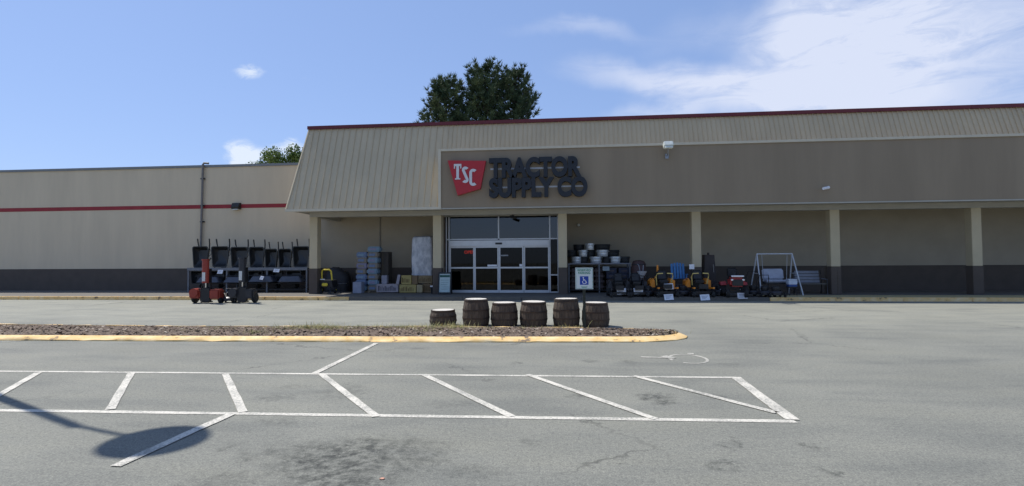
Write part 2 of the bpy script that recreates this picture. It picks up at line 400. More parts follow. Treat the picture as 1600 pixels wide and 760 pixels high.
# strip grid between front and back sides
xs = [min(p.x for p in inn)+.05+i*.12 for i in range(int((max(p.x for p in inn)-min(p.x for p in inn)-.1)/.12)+1)]
def span(x):
    ys = []
    for i in range(len(inn)):
        a, b = inn[i], inn[(i+1)%len(inn)]
        if (a.x-x)*(b.x-x) <= 0 and abs(a.x-b.x) > 1e-6: ys.append(a.y+(b.y-a.y)*(x-a.x)/(b.x-a.x))
    return (min(ys), max(ys)) if len(ys) > 1 else None
cols = []
NJ = 14
rb = random.Random(3)
for x in xs:
    s_ = span(x)
    if not s_: continue
    cols.append([m.bm.verts.new((x+rb.uniform(-.02,.02), s_[0]+(s_[1]-s_[0])*j/NJ, (.06+.05*math.sin(math.pi*j/NJ)+rb.uniform(-.015,.02)) if 0<j<NJ else .06)) for j in range(NJ+1)])
for i in range(len(cols)-1):
    for j in range(NJ): m.bm.faces.new((cols[i][j],cols[i+1][j],cols[i+1][j+1],cols[i][j+1]))
struct(m.build('mulch_bed', MULCH, smooth=True))
# loose bark chips
xr = (PZ(-200,530).x, PZ(1070,520).x)
def in_bed():
    while True:
        x = rb.uniform(*xr); s_ = span(x)
        if s_: 
            q = rb.random(); return x, s_[0]+.05+(s_[1]-s_[0]-.1)*q, .062+.05*math.sin(math.pi*q)
for nm, cc, cnt in (('bark_chips',(.13,.09,.065),5200),('pale_wood_chips',(.38,.32,.25),650)):
    m = MB()
    for _ in range(cnt):
        x,y,z = in_bed(); a = rb.uniform(0,6.3); l = rb.uniform(.015,.045); w = l*rb.uniform(.25,.5); h = rb.uniform(0,.02); t_ = rb.uniform(-.4,.4)
        u = Vector((math.cos(a),math.sin(a),t_))*l; v = Vector((-math.sin(a),math.cos(a),rb.uniform(-.4,.4)))*w; p = Vector((x,y,z+.012+h))
        m.face([p-u-v,p+u-v,p+u+v,p-u+v])
    o = m.build(nm, mat(nm, cc, .9, var=.35, scale=9), recalc=False); o['kind'] = 'stuff'; tag(o, {'bark_chips':'dark brown bark chips spread over the island bed','pale_wood_chips':'pale dry wood chips scattered over the island mulch'}[nm], 'mulch')
# dry grass and weeds
DRY = mat('dry_grass', (.58,.50,.24), .9, col2=(.36,.36,.13), scale=3, thr=(.4,.6))
m = MB()
clumps = [(PZ(px,py,.1),n) for px,py,n in [(455,515,70),(475,512,90),(490,515,60),(500,511,60),(520,513,80),(540,516,50),(430,514,50),(400,520,30),(505,516,60),(560,512,40),(600,512,30),
   (670,518,50),(655,512,70),(690,514,80),(700,510,60),(715,512,50),(730,514,40),(300,518,20),(345,516,20),(402,520,25),(640,514,60),(618,512,40),(885,512,20),(820,513,15),(1040,520,10),(760,515,20)]]
for c,n in clumps:
    for _ in range(n*5):
        p = c+Vector((rb.gauss(0,.22),rb.gauss(0,.10),-.03)); h = rb.uniform(.03,.11)*(1 if rb.random()<.92 else 1.9); a = rb.uniform(0,6.3)
        lean = Vector((math.cos(a),math.sin(a),0))*h*rb.uniform(.2,.9); w = Vector((-math.sin(a),math.cos(a),0))*.006
        m.face([p-w,p+w,p+lean*.5+Vector((0,0,h*.6))+w*.6]); m.face([p-w*.6+lean*.4+Vector((0,0,h*.5)),p+lean*.5+Vector((0,0,h*.6))+w*.6,p+lean+Vector((0,0,h))])
o = m.build('dry_grass', DRY, recalc=False); o['kind'] = 'stuff'; tag(o,'dry yellow-green weeds growing through the island mulch','grass')

# ------------------------------------------------------------------ sidewalk
YK = 21.6; YW = 26.4; YS = 24.55; YC = 23.6; YF = 22.65; YT = 24.0; TAP = .38; ZS = .14
XL = X(-400, YK); XR = X(2300, YK)
xa, xb = X(545,YK,468), X(1203,YK,468)
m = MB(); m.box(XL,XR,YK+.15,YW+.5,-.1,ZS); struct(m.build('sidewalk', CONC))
for nm,(a,b),mm in (('kerb_yellow_section',(XL,xa),YEL),('kerb_concrete_section',(xa,xb),CONC),('kerb_yellow_section',(xb,XR),YEL)):
    m = MB(); x = a
    while x < b-.01:
        x2 = min(x+2.4,b); m.box(x+.004,x2-.004,YK,YK+.148,-.1,ZS+.004,.015); x = x2
    struct(m.build(nm, mm))
m = MB(); m.face([(xb,YK+.155,ZS+.004),(XR,YK+.155,ZS+.004),(XR,YK+1.5,ZS+.004),(xb,YK+1.5,ZS+.004)]); struct(m.build('painted_sidewalk_strip', mat('faded_yellow_paint',(.34,.28,.13),.9,col2=(.42,.36,.2),scale=4)))

# ------------------------------------------------------------------ store building
B = thing('store_building', 'long low tan store with ribbed metal mansard canopy, columns and glass entrance', 'building', (0,YW,0))
def bp(mb, name, m, parent=None, smooth=False):
    o = mb.build(name, m, None, smooth); o.parent = parent or B
    if not parent: o.location = (0,-YW,0)
    return o
x_can = X(447, YF, 327)          # left end of the canopy
z_soff = Zh(560,327.5,YF); z_top = Zh(700,196,YT); z_wing = Zh(400,260,YW)
z_ptop = Zh(690,237,YF); z_beam = Zh(600,338,YC); z_wain = 1.3
print('XCAN', x_can, 'soff', z_soff, 'top', z_top, 'wing', z_wing, 'ptop', z_ptop, 'beam', z_beam, 'XR', XR, 'XL', XL)
x_p0 = X(683,YC); x_p1 = X(879.5,YC)
hw = .19
# walls: wing + back wall with an opening for the entrance
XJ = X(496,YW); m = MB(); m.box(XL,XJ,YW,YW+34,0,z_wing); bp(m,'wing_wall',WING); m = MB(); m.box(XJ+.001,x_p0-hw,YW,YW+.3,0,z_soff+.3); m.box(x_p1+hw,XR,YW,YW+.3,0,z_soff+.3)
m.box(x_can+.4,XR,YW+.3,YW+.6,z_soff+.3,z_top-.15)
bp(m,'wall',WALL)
m = MB(); m.box(XL,x_p0-hw,YW-.02,YW-.002,ZS,z_wain); m.box(x_p1+hw,XR,YW-.02,YW-.002,ZS,z_wain); bp(m,'wainscot',WAIN)
m = MB(); m.box(x_can+TAP+.07,XR,YT+.05,YW+34,z_top-.35,z_top-.1); m.box(x_can+TAP+.075,x_can+.7,YW+.1,YW+34,3,z_top-.36); bp(m,'flat_roof',COPE)
m = MB(); m.box(XJ+.01,XR,YW+33.7,YW+34,0,z_top-.36); m.box(XR-.3,XR,YW+.61,YW+33.69,0,z_top-.36); bp(m,'rear_wall',WALL)
m = MB(); m.box(XL,x_can+.55,YW-.06,YW+.4,z_wing,z_wing+.12); bp(m,'wall_coping',COPE)
zs1 = Zh(370,322.5,YW); m = MB(); m.box(XL,X(452,YW,320),YW-.012,YW-.002,zs1-.1,zs1+.1); bp(m,'painted_stripe',STRIPE)
# soffit, beams
m = MB(); m.box(x_can+.03,XR,YF+.05,YW-.003,z_soff,z_soff+.08); bp(m,'soffit',SOFF)
m = MB(); m.box(X(483,YC),XR,YC,YC+.36,z_beam,z_soff-.003); m.box(X(483,YC),X(483,YC)+.3,YC+.363,YW-.003,z_beam,z_soff-.003); bp(m,'canopy_beam',SOFF)
# columns
ncols = []
pitch = (x_p1-x_p0)
cols_x = [X(489.5,YC), x_p0, x_p1, X(1089,YC), X(1306,YC)]; cols_x += [cols_x[-1]+5.45, cols_x[-1]+10.9]
for cx_ in cols_x:
    m = MB(); m.box(cx_-hw,cx_+hw,YC-.01,YC+.37,z_wain,z_beam-.002,.01); c = bp(m,'column',COLP)
    m = MB(); m.box(cx_-hw-.012,cx_+hw+.012,YC-.022,YC+.382,ZS,z_wain,.01); m.build('column_base',WAIN,c)
# mansard: ribbed sloping metal
def slope(z): return YF+(YT-YF)*(z-z_soff)/(z_top-z_soff)
x_pan = X(687.5,YF,280)
m = MB(); hv = [m.bm.verts.new(p) for p in ((x_can,YF,z_soff),(x_can+TAP,YT,z_top),(x_can+TAP,YT+.3,z_top),(x_can,YF+.3,z_soff),(x_pan,YF,z_soff),(x_pan,YT,z_top),(x_pan,YT+.3,z_top),(x_pan,YF+.3,z_soff))]
for q in ((0,1,2,3),(4,7,6,5),(0,4,5,1),(1,5,6,2),(2,6,7,3),(3,7,4,0)): m.bm.faces.new([hv[i] for i in q])
m.prism([(x_pan+.001,slope(z_ptop-.2),z_ptop-.2),(x_pan+.001,YT,z_top),(x_pan+.001,YT+.3,z_top),(x_pan+.001,slope(z_ptop-.2)+.3,z_ptop-.2)],(XR-x_pan,0,0))
n_ = Vector((0,-(z_top-z_soff),(YT-YF))).normalized()
def rib(x, z0, z1, w, h):
    p = [Vector((x-w/2,slope(z0),z0)),Vector((x+w/2,slope(z0),z0)),Vector((x+w/2-.008,slope(z0),z0))+n_*h,Vector((x-w/2+.008,slope(z0),z0))+n_*h]
    m.prism(p, (0,slope(z1)-slope(z0),z1-z0))
x = x_can+.02
while x < x_pan-.1:
    rib(x, z_soff+.02, min(z_top-.02, z_soff+.1+(x-x_can)/TAP*(z_top-z_soff-.15)) if x < x_can+TAP+.02 else z_top-.02, .035, .045); x += .295
x = x_pan+.1
while x < XR: rib(x, z_ptop-.15, z_top-.02, .03, .05); x += .2
bp(m,'mansard_roof',MANS)
m = MB(); m.prism([(x_can+.02,YF+.31,z_soff+.0),(x_can+TAP+.01,YT+.31,z_top-.01),(x_can+TAP+.01,YW,z_top-.01),(x_can+.02,YW,z_soff+.0)],(.04,0,0)); m.tube([(x_can+.0,YF-.01,z_soff),(x_can+TAP,YT-.01,z_top-.03)],.05,6); bp(m,'canopy_end_wall',MANS)
m = MB(); m.box(x_can-.02,x_pan+.0,YF-.07,YF+.05,z_soff-.06,z_soff+.05); bp(m,'eave_trim',TRIM)
m = MB(); x = x_can+TAP-.06
while x < XR: m.box(x+.003,min(x+3.6,XR)-.003,YT-.1,YT+.42,z_top-.01,z_top+.14); x += 3.6
bp(m,'roof_coping',RED)
# flat dark panel that carries the sign
m = MB(); m.box(x_pan+.05,XR,YF,YF+.5,z_soff+.0,z_ptop); m.box(x_pan+.05,XR,YF+.5,max(YF+.6,slope(z_ptop)+.1),z_ptop-.12,z_ptop-.02); bp(m,'sign_panel',PANEL)
m = MB(); m.box(x_pan-.07,x_pan+.05,YF-.06,YF+.5,z_soff-.06,z_ptop+.10); m.box(x_pan+.052,XR,YF-.05,YF+.3,z_ptop+.0,z_ptop+.10); 
bp(m,'panel_trim',TRIM)
m = MB(); m.box(x_pan+.052,XR,YF-.02,YF+.1,z_soff-.05,z_soff+.0); bp(m,'panel_drip_edge',SOFF)
# entrance vestibule
m = MB(); 
for sgn, xx in ((-1,x_p0),(1,x_p1)): m.box(xx-.1,xx+.1,YC+.38,YW+6,ZS,z_beam-.003)
m.box(x_p0+.1,x_p1-.1,YS+.2,YW+6,z_beam+.0,z_soff-.01); bp(m,'vestibule_wall',WALL)
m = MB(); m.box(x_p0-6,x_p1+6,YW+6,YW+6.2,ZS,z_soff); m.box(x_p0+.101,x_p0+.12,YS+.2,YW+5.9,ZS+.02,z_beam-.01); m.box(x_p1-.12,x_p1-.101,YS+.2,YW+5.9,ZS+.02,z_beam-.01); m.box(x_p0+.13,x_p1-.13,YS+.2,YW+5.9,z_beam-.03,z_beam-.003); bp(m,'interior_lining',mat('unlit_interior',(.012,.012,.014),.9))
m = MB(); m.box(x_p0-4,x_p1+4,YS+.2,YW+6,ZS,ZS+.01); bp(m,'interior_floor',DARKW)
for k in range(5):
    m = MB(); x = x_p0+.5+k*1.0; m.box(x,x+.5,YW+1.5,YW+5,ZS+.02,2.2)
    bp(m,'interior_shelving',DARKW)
# header above the glazing
zt0 = Zh(780,334,YS)
m = MB(); m.box(x_p0+.1,x_p1-.1,YS-.05,YS+.15,zt0+.05,z_beam-.002); bp(m,'entrance_header',SOFF)
def glass_mat(name='tinted_glass', ior=1.8):
    m = bpy.data.materials.new(name); m.use_nodes = True; t = m.node_tree; t.nodes.clear()
    o = t.nodes.new('ShaderNodeOutputMaterial'); mx = t.nodes.new('ShaderNodeMixShader'); gl = t.nodes.new('ShaderNodeBsdfGlossy'); tr = t.nodes.new('ShaderNodeBsdfTransparent')
    gl.inputs['Roughness'].default_value = .015; tr.inputs[0].default_value = (.24,.26,.29,1)
    fr = t.nodes.new('ShaderNodeFresnel'); fr.inputs[0].default_value = ior
    nz = t.nodes.new('ShaderNodeTexNoise'); nz.inputs['Scale'].default_value = 1.2; bu = t.nodes.new('ShaderNodeBump'); bu.inputs['Strength'].default_value = .05
    t.links.new(nz.outputs[0], bu.inputs['Height']); t.links.new(bu.outputs[0], gl.inputs['Normal'])
    t.links.new(fr.outputs[0], mx.inputs[0]); t.links.new(tr.outputs[0], mx.inputs[1]); t.links.new(gl.outputs[0], mx.inputs[2]); t.links.new(mx.outputs[0], o.inputs[0]); return m
GLASS = glass_mat(); DGLASS = glass_mat('door_glass',1.34)
def zx(px): return X(px,YS)
def zz(py): return Zh(781,py,YS)
xg = [x_p0+hw+.0, zx(702), zx(779.5), zx(859.5), x_p1-hw-.0]
zb = ZS+.01; z_tr = zz(374); fw = .055
m = MB()
for i, xx in enumerate(xg):
    xx_ = xx+ (fw/2 if i==0 else (-fw/2 if i==4 else 0))
    z0 = zb if i in (0,1,3,4) else z_tr+fw/2+.001
    m.box(xx_-fw/2,xx_+fw/2,YS-.05,YS+.05,z0,zt0)
for i in range(4):
    a = xg[i]+(fw if i==0 else fw/2)+.001; b = xg[i+1]-(fw if i==3 else fw/2)-.001
    m.box(a,b,YS-.045,YS+.045,zt0-fw,zt0-.001); m.box(a,b,YS-.045,YS+.045,z_tr-fw/2,z_tr+fw/2)
    if i in (0,3): m.box(a,b,YS-.045,YS+.045,zb,zb+fw)
m.box(xg[3]+fw/2+.001,xg[4]-fw-.001,YS-.045,YS+.045,zz(430)-fw/2,zz(430)+fw/2)
ef = bp(m,'entrance_frame',ALU)
for i in range(4):
    m = MB(); m.box(xg[i]+.03,xg[i+1]-.03,YS-.006,YS+.006,z_tr+.01,zt0-.02); bp(m,'transom_pane',GLASS)
m = MB(); m.box(xg[0]+.03,xg[1]-.03,YS-.006,YS+.006,zb+.02,z_tr-.01); bp(m,'side_pane',DGLASS)
m = MB(); m.box(xg[3]+.03,xg[4]-.03,YS-.006,YS+.006,zb+.02,z_tr-.01); bp(m,'side_pane',DGLASS)
# sliding door header and door leaves
xd0, xd1 = xg[1]+fw/2+.002, xg[3]-fw/2-.002; zh0, zh1 = zz(385), zz(375.5)
m = MB(); m.box(xd0,xd1,YS-.14,YS+.06,zh0,zh1-.01,.008); hd = bp(m,'door_header',ALU)
m = MB(); m.cbox(((xd0+xd1)/2,YS-.15,(zh0+zh1)/2-.02),(.32,.05,.09),.015); m.build('door_sensor',BLACK,hd)
zm = zz(418.5); xs4 = [xd0+(xd1-xd0)*q for q in (0,.252,.5,.748,1)]
for k in range(4):
    a, b = xs4[k]+.008, xs4[k+1]-.008; yy = YS-.03-(.045 if k in (1,2) else 0); w = .05 if k not in (1,2) else .06
    m = MB(); m.box(a,a+w,yy-.022,yy+.022,zb,zh0-.004); m.box(b-w,b,yy-.022,yy+.022,zb,zh0-.004)
    for z0,z1 in ((zb,zb+.12),(zm-.035,zm+.035),(zh0-.07,zh0-.004)): m.box(a+w+.001,b-w-.001,yy-.02,yy+.02,z0,z1)
    d = bp(m,'sliding_door',ALU)
    for z0,z1 in ((zb+.11,zm-.03),(zm+.03,zh0-.06)):
        m = MB(); m.box(a+w-.01,b-w+.01,yy-.005,yy+.005,z0,z1); m.build('door_pane',DGLASS,d)
    if k == 1:
        m = MB(); m.box(b-w-.46,b-w-.02,yy-.03,yy-.026,zm+.055,zm+.14); m.build('door_notice',WHITE,d)
    if k == 2:
        m = MB(); m.box(a+w-.02,a+w+.36,yy-.03,yy-.026,zz(399.5)-.03,zz(399.5)+.03); m.build('door_notice',mat('grey_notice',(.3,.31,.32)),d)
        m = MB(); m.box(b-w-.13,b-w-.01,yy-.03,yy-.026,zm+.05,zm+.16); m.build('door_sticker',WHITE,d)
def emis(name, col, st):
    m = bpy.data.materials.new(name); m.use_nodes = True; b = m.node_tree.nodes['Principled BSDF']; b.inputs['Base Color'].default_value = (*col,1)
    b.inputs['Emission Color'].default_value = (*col,1); b.inputs['Emission Strength'].default_value = st; return m
op = thing('open_sign','small red lit sign behind the left door glass','sign',(zx(732.5),YS+.25,zz(394)))
text('letters','OPEN',.2,emis('red_tubes',(1,.05,.02),3.2),op,(0,0,0),off=.004)
m = MB(); m.box(-.27,.27,.012,.03,-.11,.11); m.build('backing',BLACK,op)
for hx in (-.2,.2):
    m = MB(); m.tube([(hx,.02,.11),(hx,.02,zh0-zz(394)+.2)],.004,5); m.build('hanger',BLACKM,op)

# ------------------------------------------------------------------ signs on the panel
REDS = mat('sign_red',(.42,.022,.03),.45,var=.05); WHS = mat('sign_white',(.62,.62,.62),.5,var=.03)
def onF(px,py,Y=YF-.2): return PY(px,py,Y)
c0 = onF(729,276)
sg = thing('logo_sign','red trapezoid sign with white descending letters on the dark panel','sign',(c0.x,YF,c0.z))
m = MB(); poly = [onF(*p) for p in ((699.3,251),(759,251.5),(750.5,295),(715,305.5))]
m.prism([(p.x-c0.x,-.2,p.z-c0.z) for p in poly],(0,.195,0)); m.build('red_face',REDS,sg)
def slab(mb, ch, w, h, s, y0=0, th=.03):
    # condensed slab letters drawn as non-overlapping pieces, origin bottom left
    def r(a,b,c,d,k=0): mb.box(a,b,y0-th-k*.0015,y0,c,d)
    if ch == 'T':
        r(w/2-s/2,w/2+s/2,0.001,h-s*.8); r(0,w,h-s*.8,h,0); r(0,s*.4,h-s*1.7,h-s*.8-.001); r(w-s*.4,w,h-s*1.7,h-s*.8-.001); r(w/2-s*1.0,w/2+s*1.0,-.0,s*.45,1)
    else:
        pts = []
        cx, rx, ry = w/2, w/2-s/2, h/4
        if ch == 'C':
            for a in range(35,181,12): pts.append((cx+rx*math.cos(R(a)), h-s*.4-rx+rx*math.sin(R(a))))
            for a in range(180,326,12): pts.append((cx+rx*math.cos(R(a)), s*.4+rx+rx*math.sin(R(a))))
        else:
            zt, zbm = h-s*.4-rx, s*.4+rx
            for a in range(25,225,16): pts.append((cx+rx*math.cos(R(a)), zt+rx*math.sin(R(a))))
            for a in range(45,-156,-16): pts.append((cx+rx*math.cos(R(a)), zbm+rx*math.sin(R(a))))
        n = len(pts); L = []; Q = []
        for i,p in enumerate(pts):
            a = Vector(pts[max(i-1,0)]); b = Vector(pts[min(i+1,n-1)]); d = (b-a).normalized(); nn = Vector((-d.y,d.x))*s/2*(1 if 1<i<n-2 else 1.15)
            L.append(Vector(p)+nn); Q.append(Vector(p)-nn)
        for i in range(n-1):
            q = [L[i],Q[i],Q[i+1],L[i+1]]; mb.prism([(v.x,y0-th,v.y) for v in q],(0,th,0))
for ch,(l,r_,t_,b_) in (('T',(709.5,721,256.5,281)),('S',(722,732.3,261,286)),('C',(733.5,745.5,264.5,290.5))):
    a = onF(l,b_); b = onF(r_,t_); m = MB(); slab(m,ch,b.x-a.x,b.z-a.z,.115)
    o = m.build('letter',WHS,sg); o.location = (a.x-c0.x,-.202,a.z-c0.z)
DK = mat('charcoal_letter',(.014,.017,.023),.5,var=.1)
def fit_text(px0,px1,py0,py1,s,nm,sp=1.0):
    a = onF(px0,py1,YF-.25); b = onF(px1,py0,YF-.25)
    return a, b
c1 = onF(838,278)
ls = thing('letter_sign','two rows of bold charcoal letters on the dark panel','sign',(c1.x,YF,c1.z))
def row(s, px0, px1, pyt, pyb):
    a = onF(px0,(pyt+pyb)/2+1,YF-.25); b = onF(px1,(pyt+pyb)/2-1,YF-.25); h = abs(onF((px0+px1)/2,pyt).z-onF((px0+px1)/2,pyb).z)
    size = h/.70
    o = text('letter_row', s, size, DK, ls, ((a.x+b.x)/2-c1.x,-.13,onF((px0+px1)/2,(pyt+pyb)/2,YF-.2).z-c1.z), ext=.115, off=.050*size/1.0, space=1.0)
    bpy.context.view_layer.update(); wd = o.dimensions.x; k = (b.x-a.x)/wd; o.scale = (k,1,1)
    ox = [v.co for v in o.data.vertices]; 
    mz = (max(v.y for v in ox)+min(v.y for v in ox))/2; mxx = (max(v.x for v in ox)+min(v.x for v in ox))/2
    for v in o.data.vertices: v.co.y -= mz; v.co.x -= mxx
row('TRACTOR',764,908.5,247.5,275.5); row('SUPPLY CO',764,918,279,306.5)
m = MB()
for (px0,px1,py) in ((766,906,263.5),(766,916,292.5)):
    a = onF(px0,py+1,YF-.05); b = onF(px1,py-1,YF-.05); m.box(a.x-c1.x,b.x-c1.x,-.012,-.002,a.z-c1.z-.03,a.z-c1.z+.035)
m.build('raceway',mat('pale_raceway',(.55,.57,.6),.5),ls)

# ------------------------------------------------------------------ fittings
def floodlight(px,py,Y,label,arm=.35,head=(.42,.25,.3),colr=None,grp=None):
    p = PY(px,py,Y-arm*.6); t = thing('floodlight',label,'light',(p.x,Y,p.z))
    m = MB(); rot = Matrix.Rotation(R(-28),3,'X').to_4x4()
    m.cbox((0,-arm,0),head,.03,rot); hd_ = m.build('lamp_head',colr or ALU,t)
    m = MB(); m.cbox((0,-arm-head[1]*.42,-head[2]*.33),(head[0]*.86,.02,head[2]*.75),.004,Matrix.Rotation(R(-50),3,'X').to_4x4()); m.build('lens',mat('lamp_lens',(.75,.78,.75),.15,spec=.8),hd_)
    m = MB(); m.tube([(0,-arm,-head[2]*.4),(0,-arm*.8,-.34),(0,-.02,-.40)],.022,8); m.cbox((0,-.03,-.40),(.14,.05,.2),.01); m.build('bracket',STEEL,t)
    return t
floodlight(1043,228,YF,'pale floodlight on a bracket at the top of the dark panel',head=(.38,.26,.24),colr=mat('sunlit_lamp',(.62,.64,.58),.4))  # sun on the lamp head is put into its raised base colour
p = PY(369,322,YW-.12); t = thing('wall_light','dark bronze wall light on the red stripe of the left wall','light',(p.x,YW,p.z))
m = MB(); m.prism([(-.2,-.005,-.17),(-.2,-.005,.17),(-.2,-.16,.15),(-.2,-.26,-.06),(-.2,-.22,-.17)],(.4,0,0)); m.build('housing',mat('bronze',(.03,.026,.022),.5),t)
m = MB(); m.box(-.15,.15,-.235,-.06,-.20,-.172); m.build('lens',mat('lamp_lens',(.75,.78,.75),.15),t)
# bullet cameras and dome light
p = PY(1299,292,YF-.25); t = thing('security_camera','white bullet security camera on the right end of the dark panel','camera',(p.x,YF,p.z),R(-20))
m = MB(); m.tube([(-.02,-.12,-.02),(-.2,-.38,-.07)],.055,12); m.build('camera_body',WHITE,t)
m = MB(); m.tube([(0,-.01,0),(0,-.14,0)],.02); m.tube([(0,-.005,0),(0,-.03,0)],.06,12); m.build('mount',WHITE,t)
p = PY(803,335,YS-.3); t = thing('security_camera','black security camera hanging above the entrance doors','camera',(p.x,YC+.2,z_beam))
m = MB(); m.tube([(0,0,0),(0,0,-.1)],.03,8); m.tube([(0,0,0),(0,0,-.02)],.07,12); m.build('mount',BLACK,t)
m = MB(); m.tube([(-.12,.05,-.08),(.12,-.14,-.15)],[.06,.075],12); m.build('camera_body',BLACK,t)
p = PY(904,352,YW); t = thing('wall_lamp','small round wall lamp with glass lens right of the entrance','light',(p.x,YW,p.z))
m = MB(); m.lathe([(.07,-.001),(.08,-.05),(.055,-.07)],16,axis='Y'); m.build('lamp_base',STEEL,t)
m = MB(); m.lathe([(.05,-.07),(.075,-.12),(.05,-.18),(.01,-.2)],16,axis='Y'); m.build('lamp_glass',mat('lamp_lens',(.75,.78,.75)),t,True)
# pipe up the left wall
p = PY(316,300,YW-.15); zt_ = Zh(316,255,YW-.15)
t = thing('wall_pipe','grey pipe running up the left wall past its coping','pipe',(p.x,YW,ZS))
m = MB(); m.tube([(-.08,-.12,1.2),(-.05,-.12,3),(0,-.12,zt_-ZS-.06),(.05,-.12,zt_-ZS),(.3,-.1,zt_-ZS-.02)],.055,10); m.build('pipe_run',mat('pipe_grey',(.17,.16,.15),.6),t,True)
for zc in (Zh(316,347,YW)-ZS, Zh(316,280,YW)-ZS, Zh(316,322,YW)-ZS):
    m = MB(); m.cbox((-.03,-.07,zc),(.2,.14,.07),.01); m.build('pipe_clamp',BLACKM,t)
# conduit in the recess
px_ = X(594,YW); t = thing('wall_conduit','thin grey conduit down the recessed wall left of the entrance','pipe',(px_,YW,ZS))
m = MB(); m.tube([(0,-.035,1.25),(0,-.035,z_soff-ZS-.01)],.022,8); m.build('conduit_run',mat('pipe_tan',(.2,.19,.16),.7),t)

# ------------------------------------------------------------------ barrels
WOOD = mat('weathered_oak', (.036,.027,.02), .85, col2=(.12,.09,.066), scale=9, thr=(.3,.75), bump=.5, bscale=30, stretch=(3,3,.35))
HOOP = mat('rusty_hoop', (.035,.03,.028), .6, .5, col2=(.075,.05,.035), scale=7)
PALE = mat('bleached_wood_top', (.46,.43,.37), .85, col2=(.64,.60,.53), scale=6, stretch=(6,1,1), bump=.3)
def barrel(px0,px1,pyt,pyb,seed,label,rt,rz=0,tilt=0):
    Y = 13.05; cx_ = (px0+px1)/2; g0 = PZ(cx_,pyb+2,0); Y = max(13.0,g0.y)+.3
    Y = 13.3; p = PY(cx_,490,Y); w = PY(px1,490,Y).x-PY(px0,490,Y).x; rr = w/2; h = PY(cx_,pyt+2.5,Y).z
    t = thing('barrel',label,'barrel',(p.x,Y,0),rz,'wooden barrels along the back kerb')
    t.rotation_euler.x = tilt
    rnd = random.Random(seed); seg = 40
    prof = [(rr*.90,0),(rr*.965,h*.12),(rr*.995,h*.26),(rr,h*.38),(rr*.985,h*.55),(rr*.95,h*.72),(rr*.90,h*.86),(rr*rt,h-.01),(rr*(rt-.05),h),(rr*(rt-.06),h-.014)]
    m = MB(); m.lathe(prof,seg)
    for v in m.bm.verts:
        a = math.atan2(v.co.y,v.co.x); k = round(a/(2*math.pi)*seg); 
        if v.co.z < h-.02: 
            q = 1+(-.012 if k%2 else .006); v.co.x *= q; v.co.y *= q
    m.build('staves',WOOD,t)
    for f in (.05,.30,.60,.93):
        z = h*f; r_ = [a for a in prof if a[1]>=z-.001][0][0]; 
        # radius on the profile
        for (ra,za),(rb_,zb_) in zip(prof,prof[1:]):
            if za<=z<=zb_: r_ = ra+(rb_-ra)*(z-za)/max(1e-6,zb_-za)
        m = MB(); m.lathe([(r_*.99,z-.024),(r_+.009,z-.022),(r_+.008,z+.022),(r_*.985,z+.024)],36); m.build('hoop',HOOP,t,True)
    m = MB(); m.lathe([(rr*(rt-.055),h-.03),(rr*(rt-.056),h-.001)],36); m.build('top_boards',PALE,t,True)
    return t
for i,(a,b,c_,d,rt,lab) in enumerate([(672,713,481.5,507,.86,'short cut-down wooden barrel, lowest of the row and set apart at its left end'),
  (723,764.5,464.5,507,.84,'tall wooden barrel second from the left'),
  (767,809,470,509,.84,'wooden barrel third from the left, right after the tall one'),
  (812,855,468.5,509,.87,'wooden barrel with pale dusty left staves, fourth from the left'),
  (864,906,464,509,.86,'tall wooden barrel with pale left edge just left of the sign post'),
  (909,952,470,513,.84,'wooden barrel at the right end of the row behind the sign post')]):
    barrel(a,b,c_,d,i+1,lab,rt,random.Random(i).uniform(0,3),R((-.8,.7,-.4,1.1,-.6,.5)[i]))

# ------------------------------------------------------------------ reserved parking sign
YP = 12.15; p = PY(913,480,YP)
t = thing('parking_sign','white and green reserved parking sign with blue wheelchair square on a thin post','sign',(p.x,YP,.1))
POST = mat('brown_green_post', (.05,.055,.04), .6, .3, var=.3, scale=20)
zt = PY(913,417,YP).z-.1; x0 = PY(899,435,YP).x-p.x; x1 = PY(926.5,435,YP).x-p.x; z1 = PY(912,418.5,YP).z-.1; z0 = PY(912,452,YP).z-.1
m = MB(); m.box(-.022,.022,0,.012,-.1,zt); m.box(-.03,-.0225,-.012,.012,-.1,zt); m.box(.0225,.03,-.012,.012,-.1,zt); m.build('post',POST,t)
SGW = mat('sign_face_white',(.62,.68,.66),.45,var=.05); GRN = mat('sign_green',(.03,.22,.12),.5); BLU = mat('sign_blue',(.012,.05,.33),.5)
m = MB(); m.box(x0,x1,-.02,-.014,z0,z1,.0); m.build('plate',SGW,t)
xm = (x0+x1)/2; H = z1-z0; Wd = x1-x0
m = MB(); bw = .006
for a,b,c_,d in ((x0+.012,x1-.012,z1-.02,z1-.02+bw),(x0+.012,x1-.012,z0+.014,z0+.014+bw),(x0+.012,x0+.012+bw,z0+.0205,z1-.0205),(x1-.012-bw,x1-.012,z0+.0205,z1-.0205)): m.box(a,b,-.0225,-.0205,c_,d)
m.build('border',GRN,t)
text('sign_words','RESERVED',.066,GRN,t,(xm,-.0225,z1-.060),ext=.001,off=.0015)
text('sign_words','PARKING',.066,GRN,t,(xm,-.0225,z1-.122),ext=.001,off=.0015)
zq = z0+H*.40; q = .095
m = MB(); m.box(xm-q,xm+q,-.0225,-.0205,zq-q,zq+q); bs = m.build('blue_square',BLU,t)
def vstroke(m, pts, w, y):
    pts = [Vector((a,0,b)) for a,b in pts]; ed = []
    for i, p_ in enumerate(pts):
        d = (pts[min(i+1,len(pts)-1)]-pts[max(i-1,0)]).normalized(); n = Vector((-d.z,0,d.x))*w/2
        ed.append((m.bm.verts.new(p_+n+Vector((0,y,0))), m.bm.verts.new(p_-n+Vector((0,y,0)))))
    for i in range(len(pts)-1): m.bm.faces.new((ed[i][0],ed[i][1],ed[i+1][1],ed[i+1][0]))
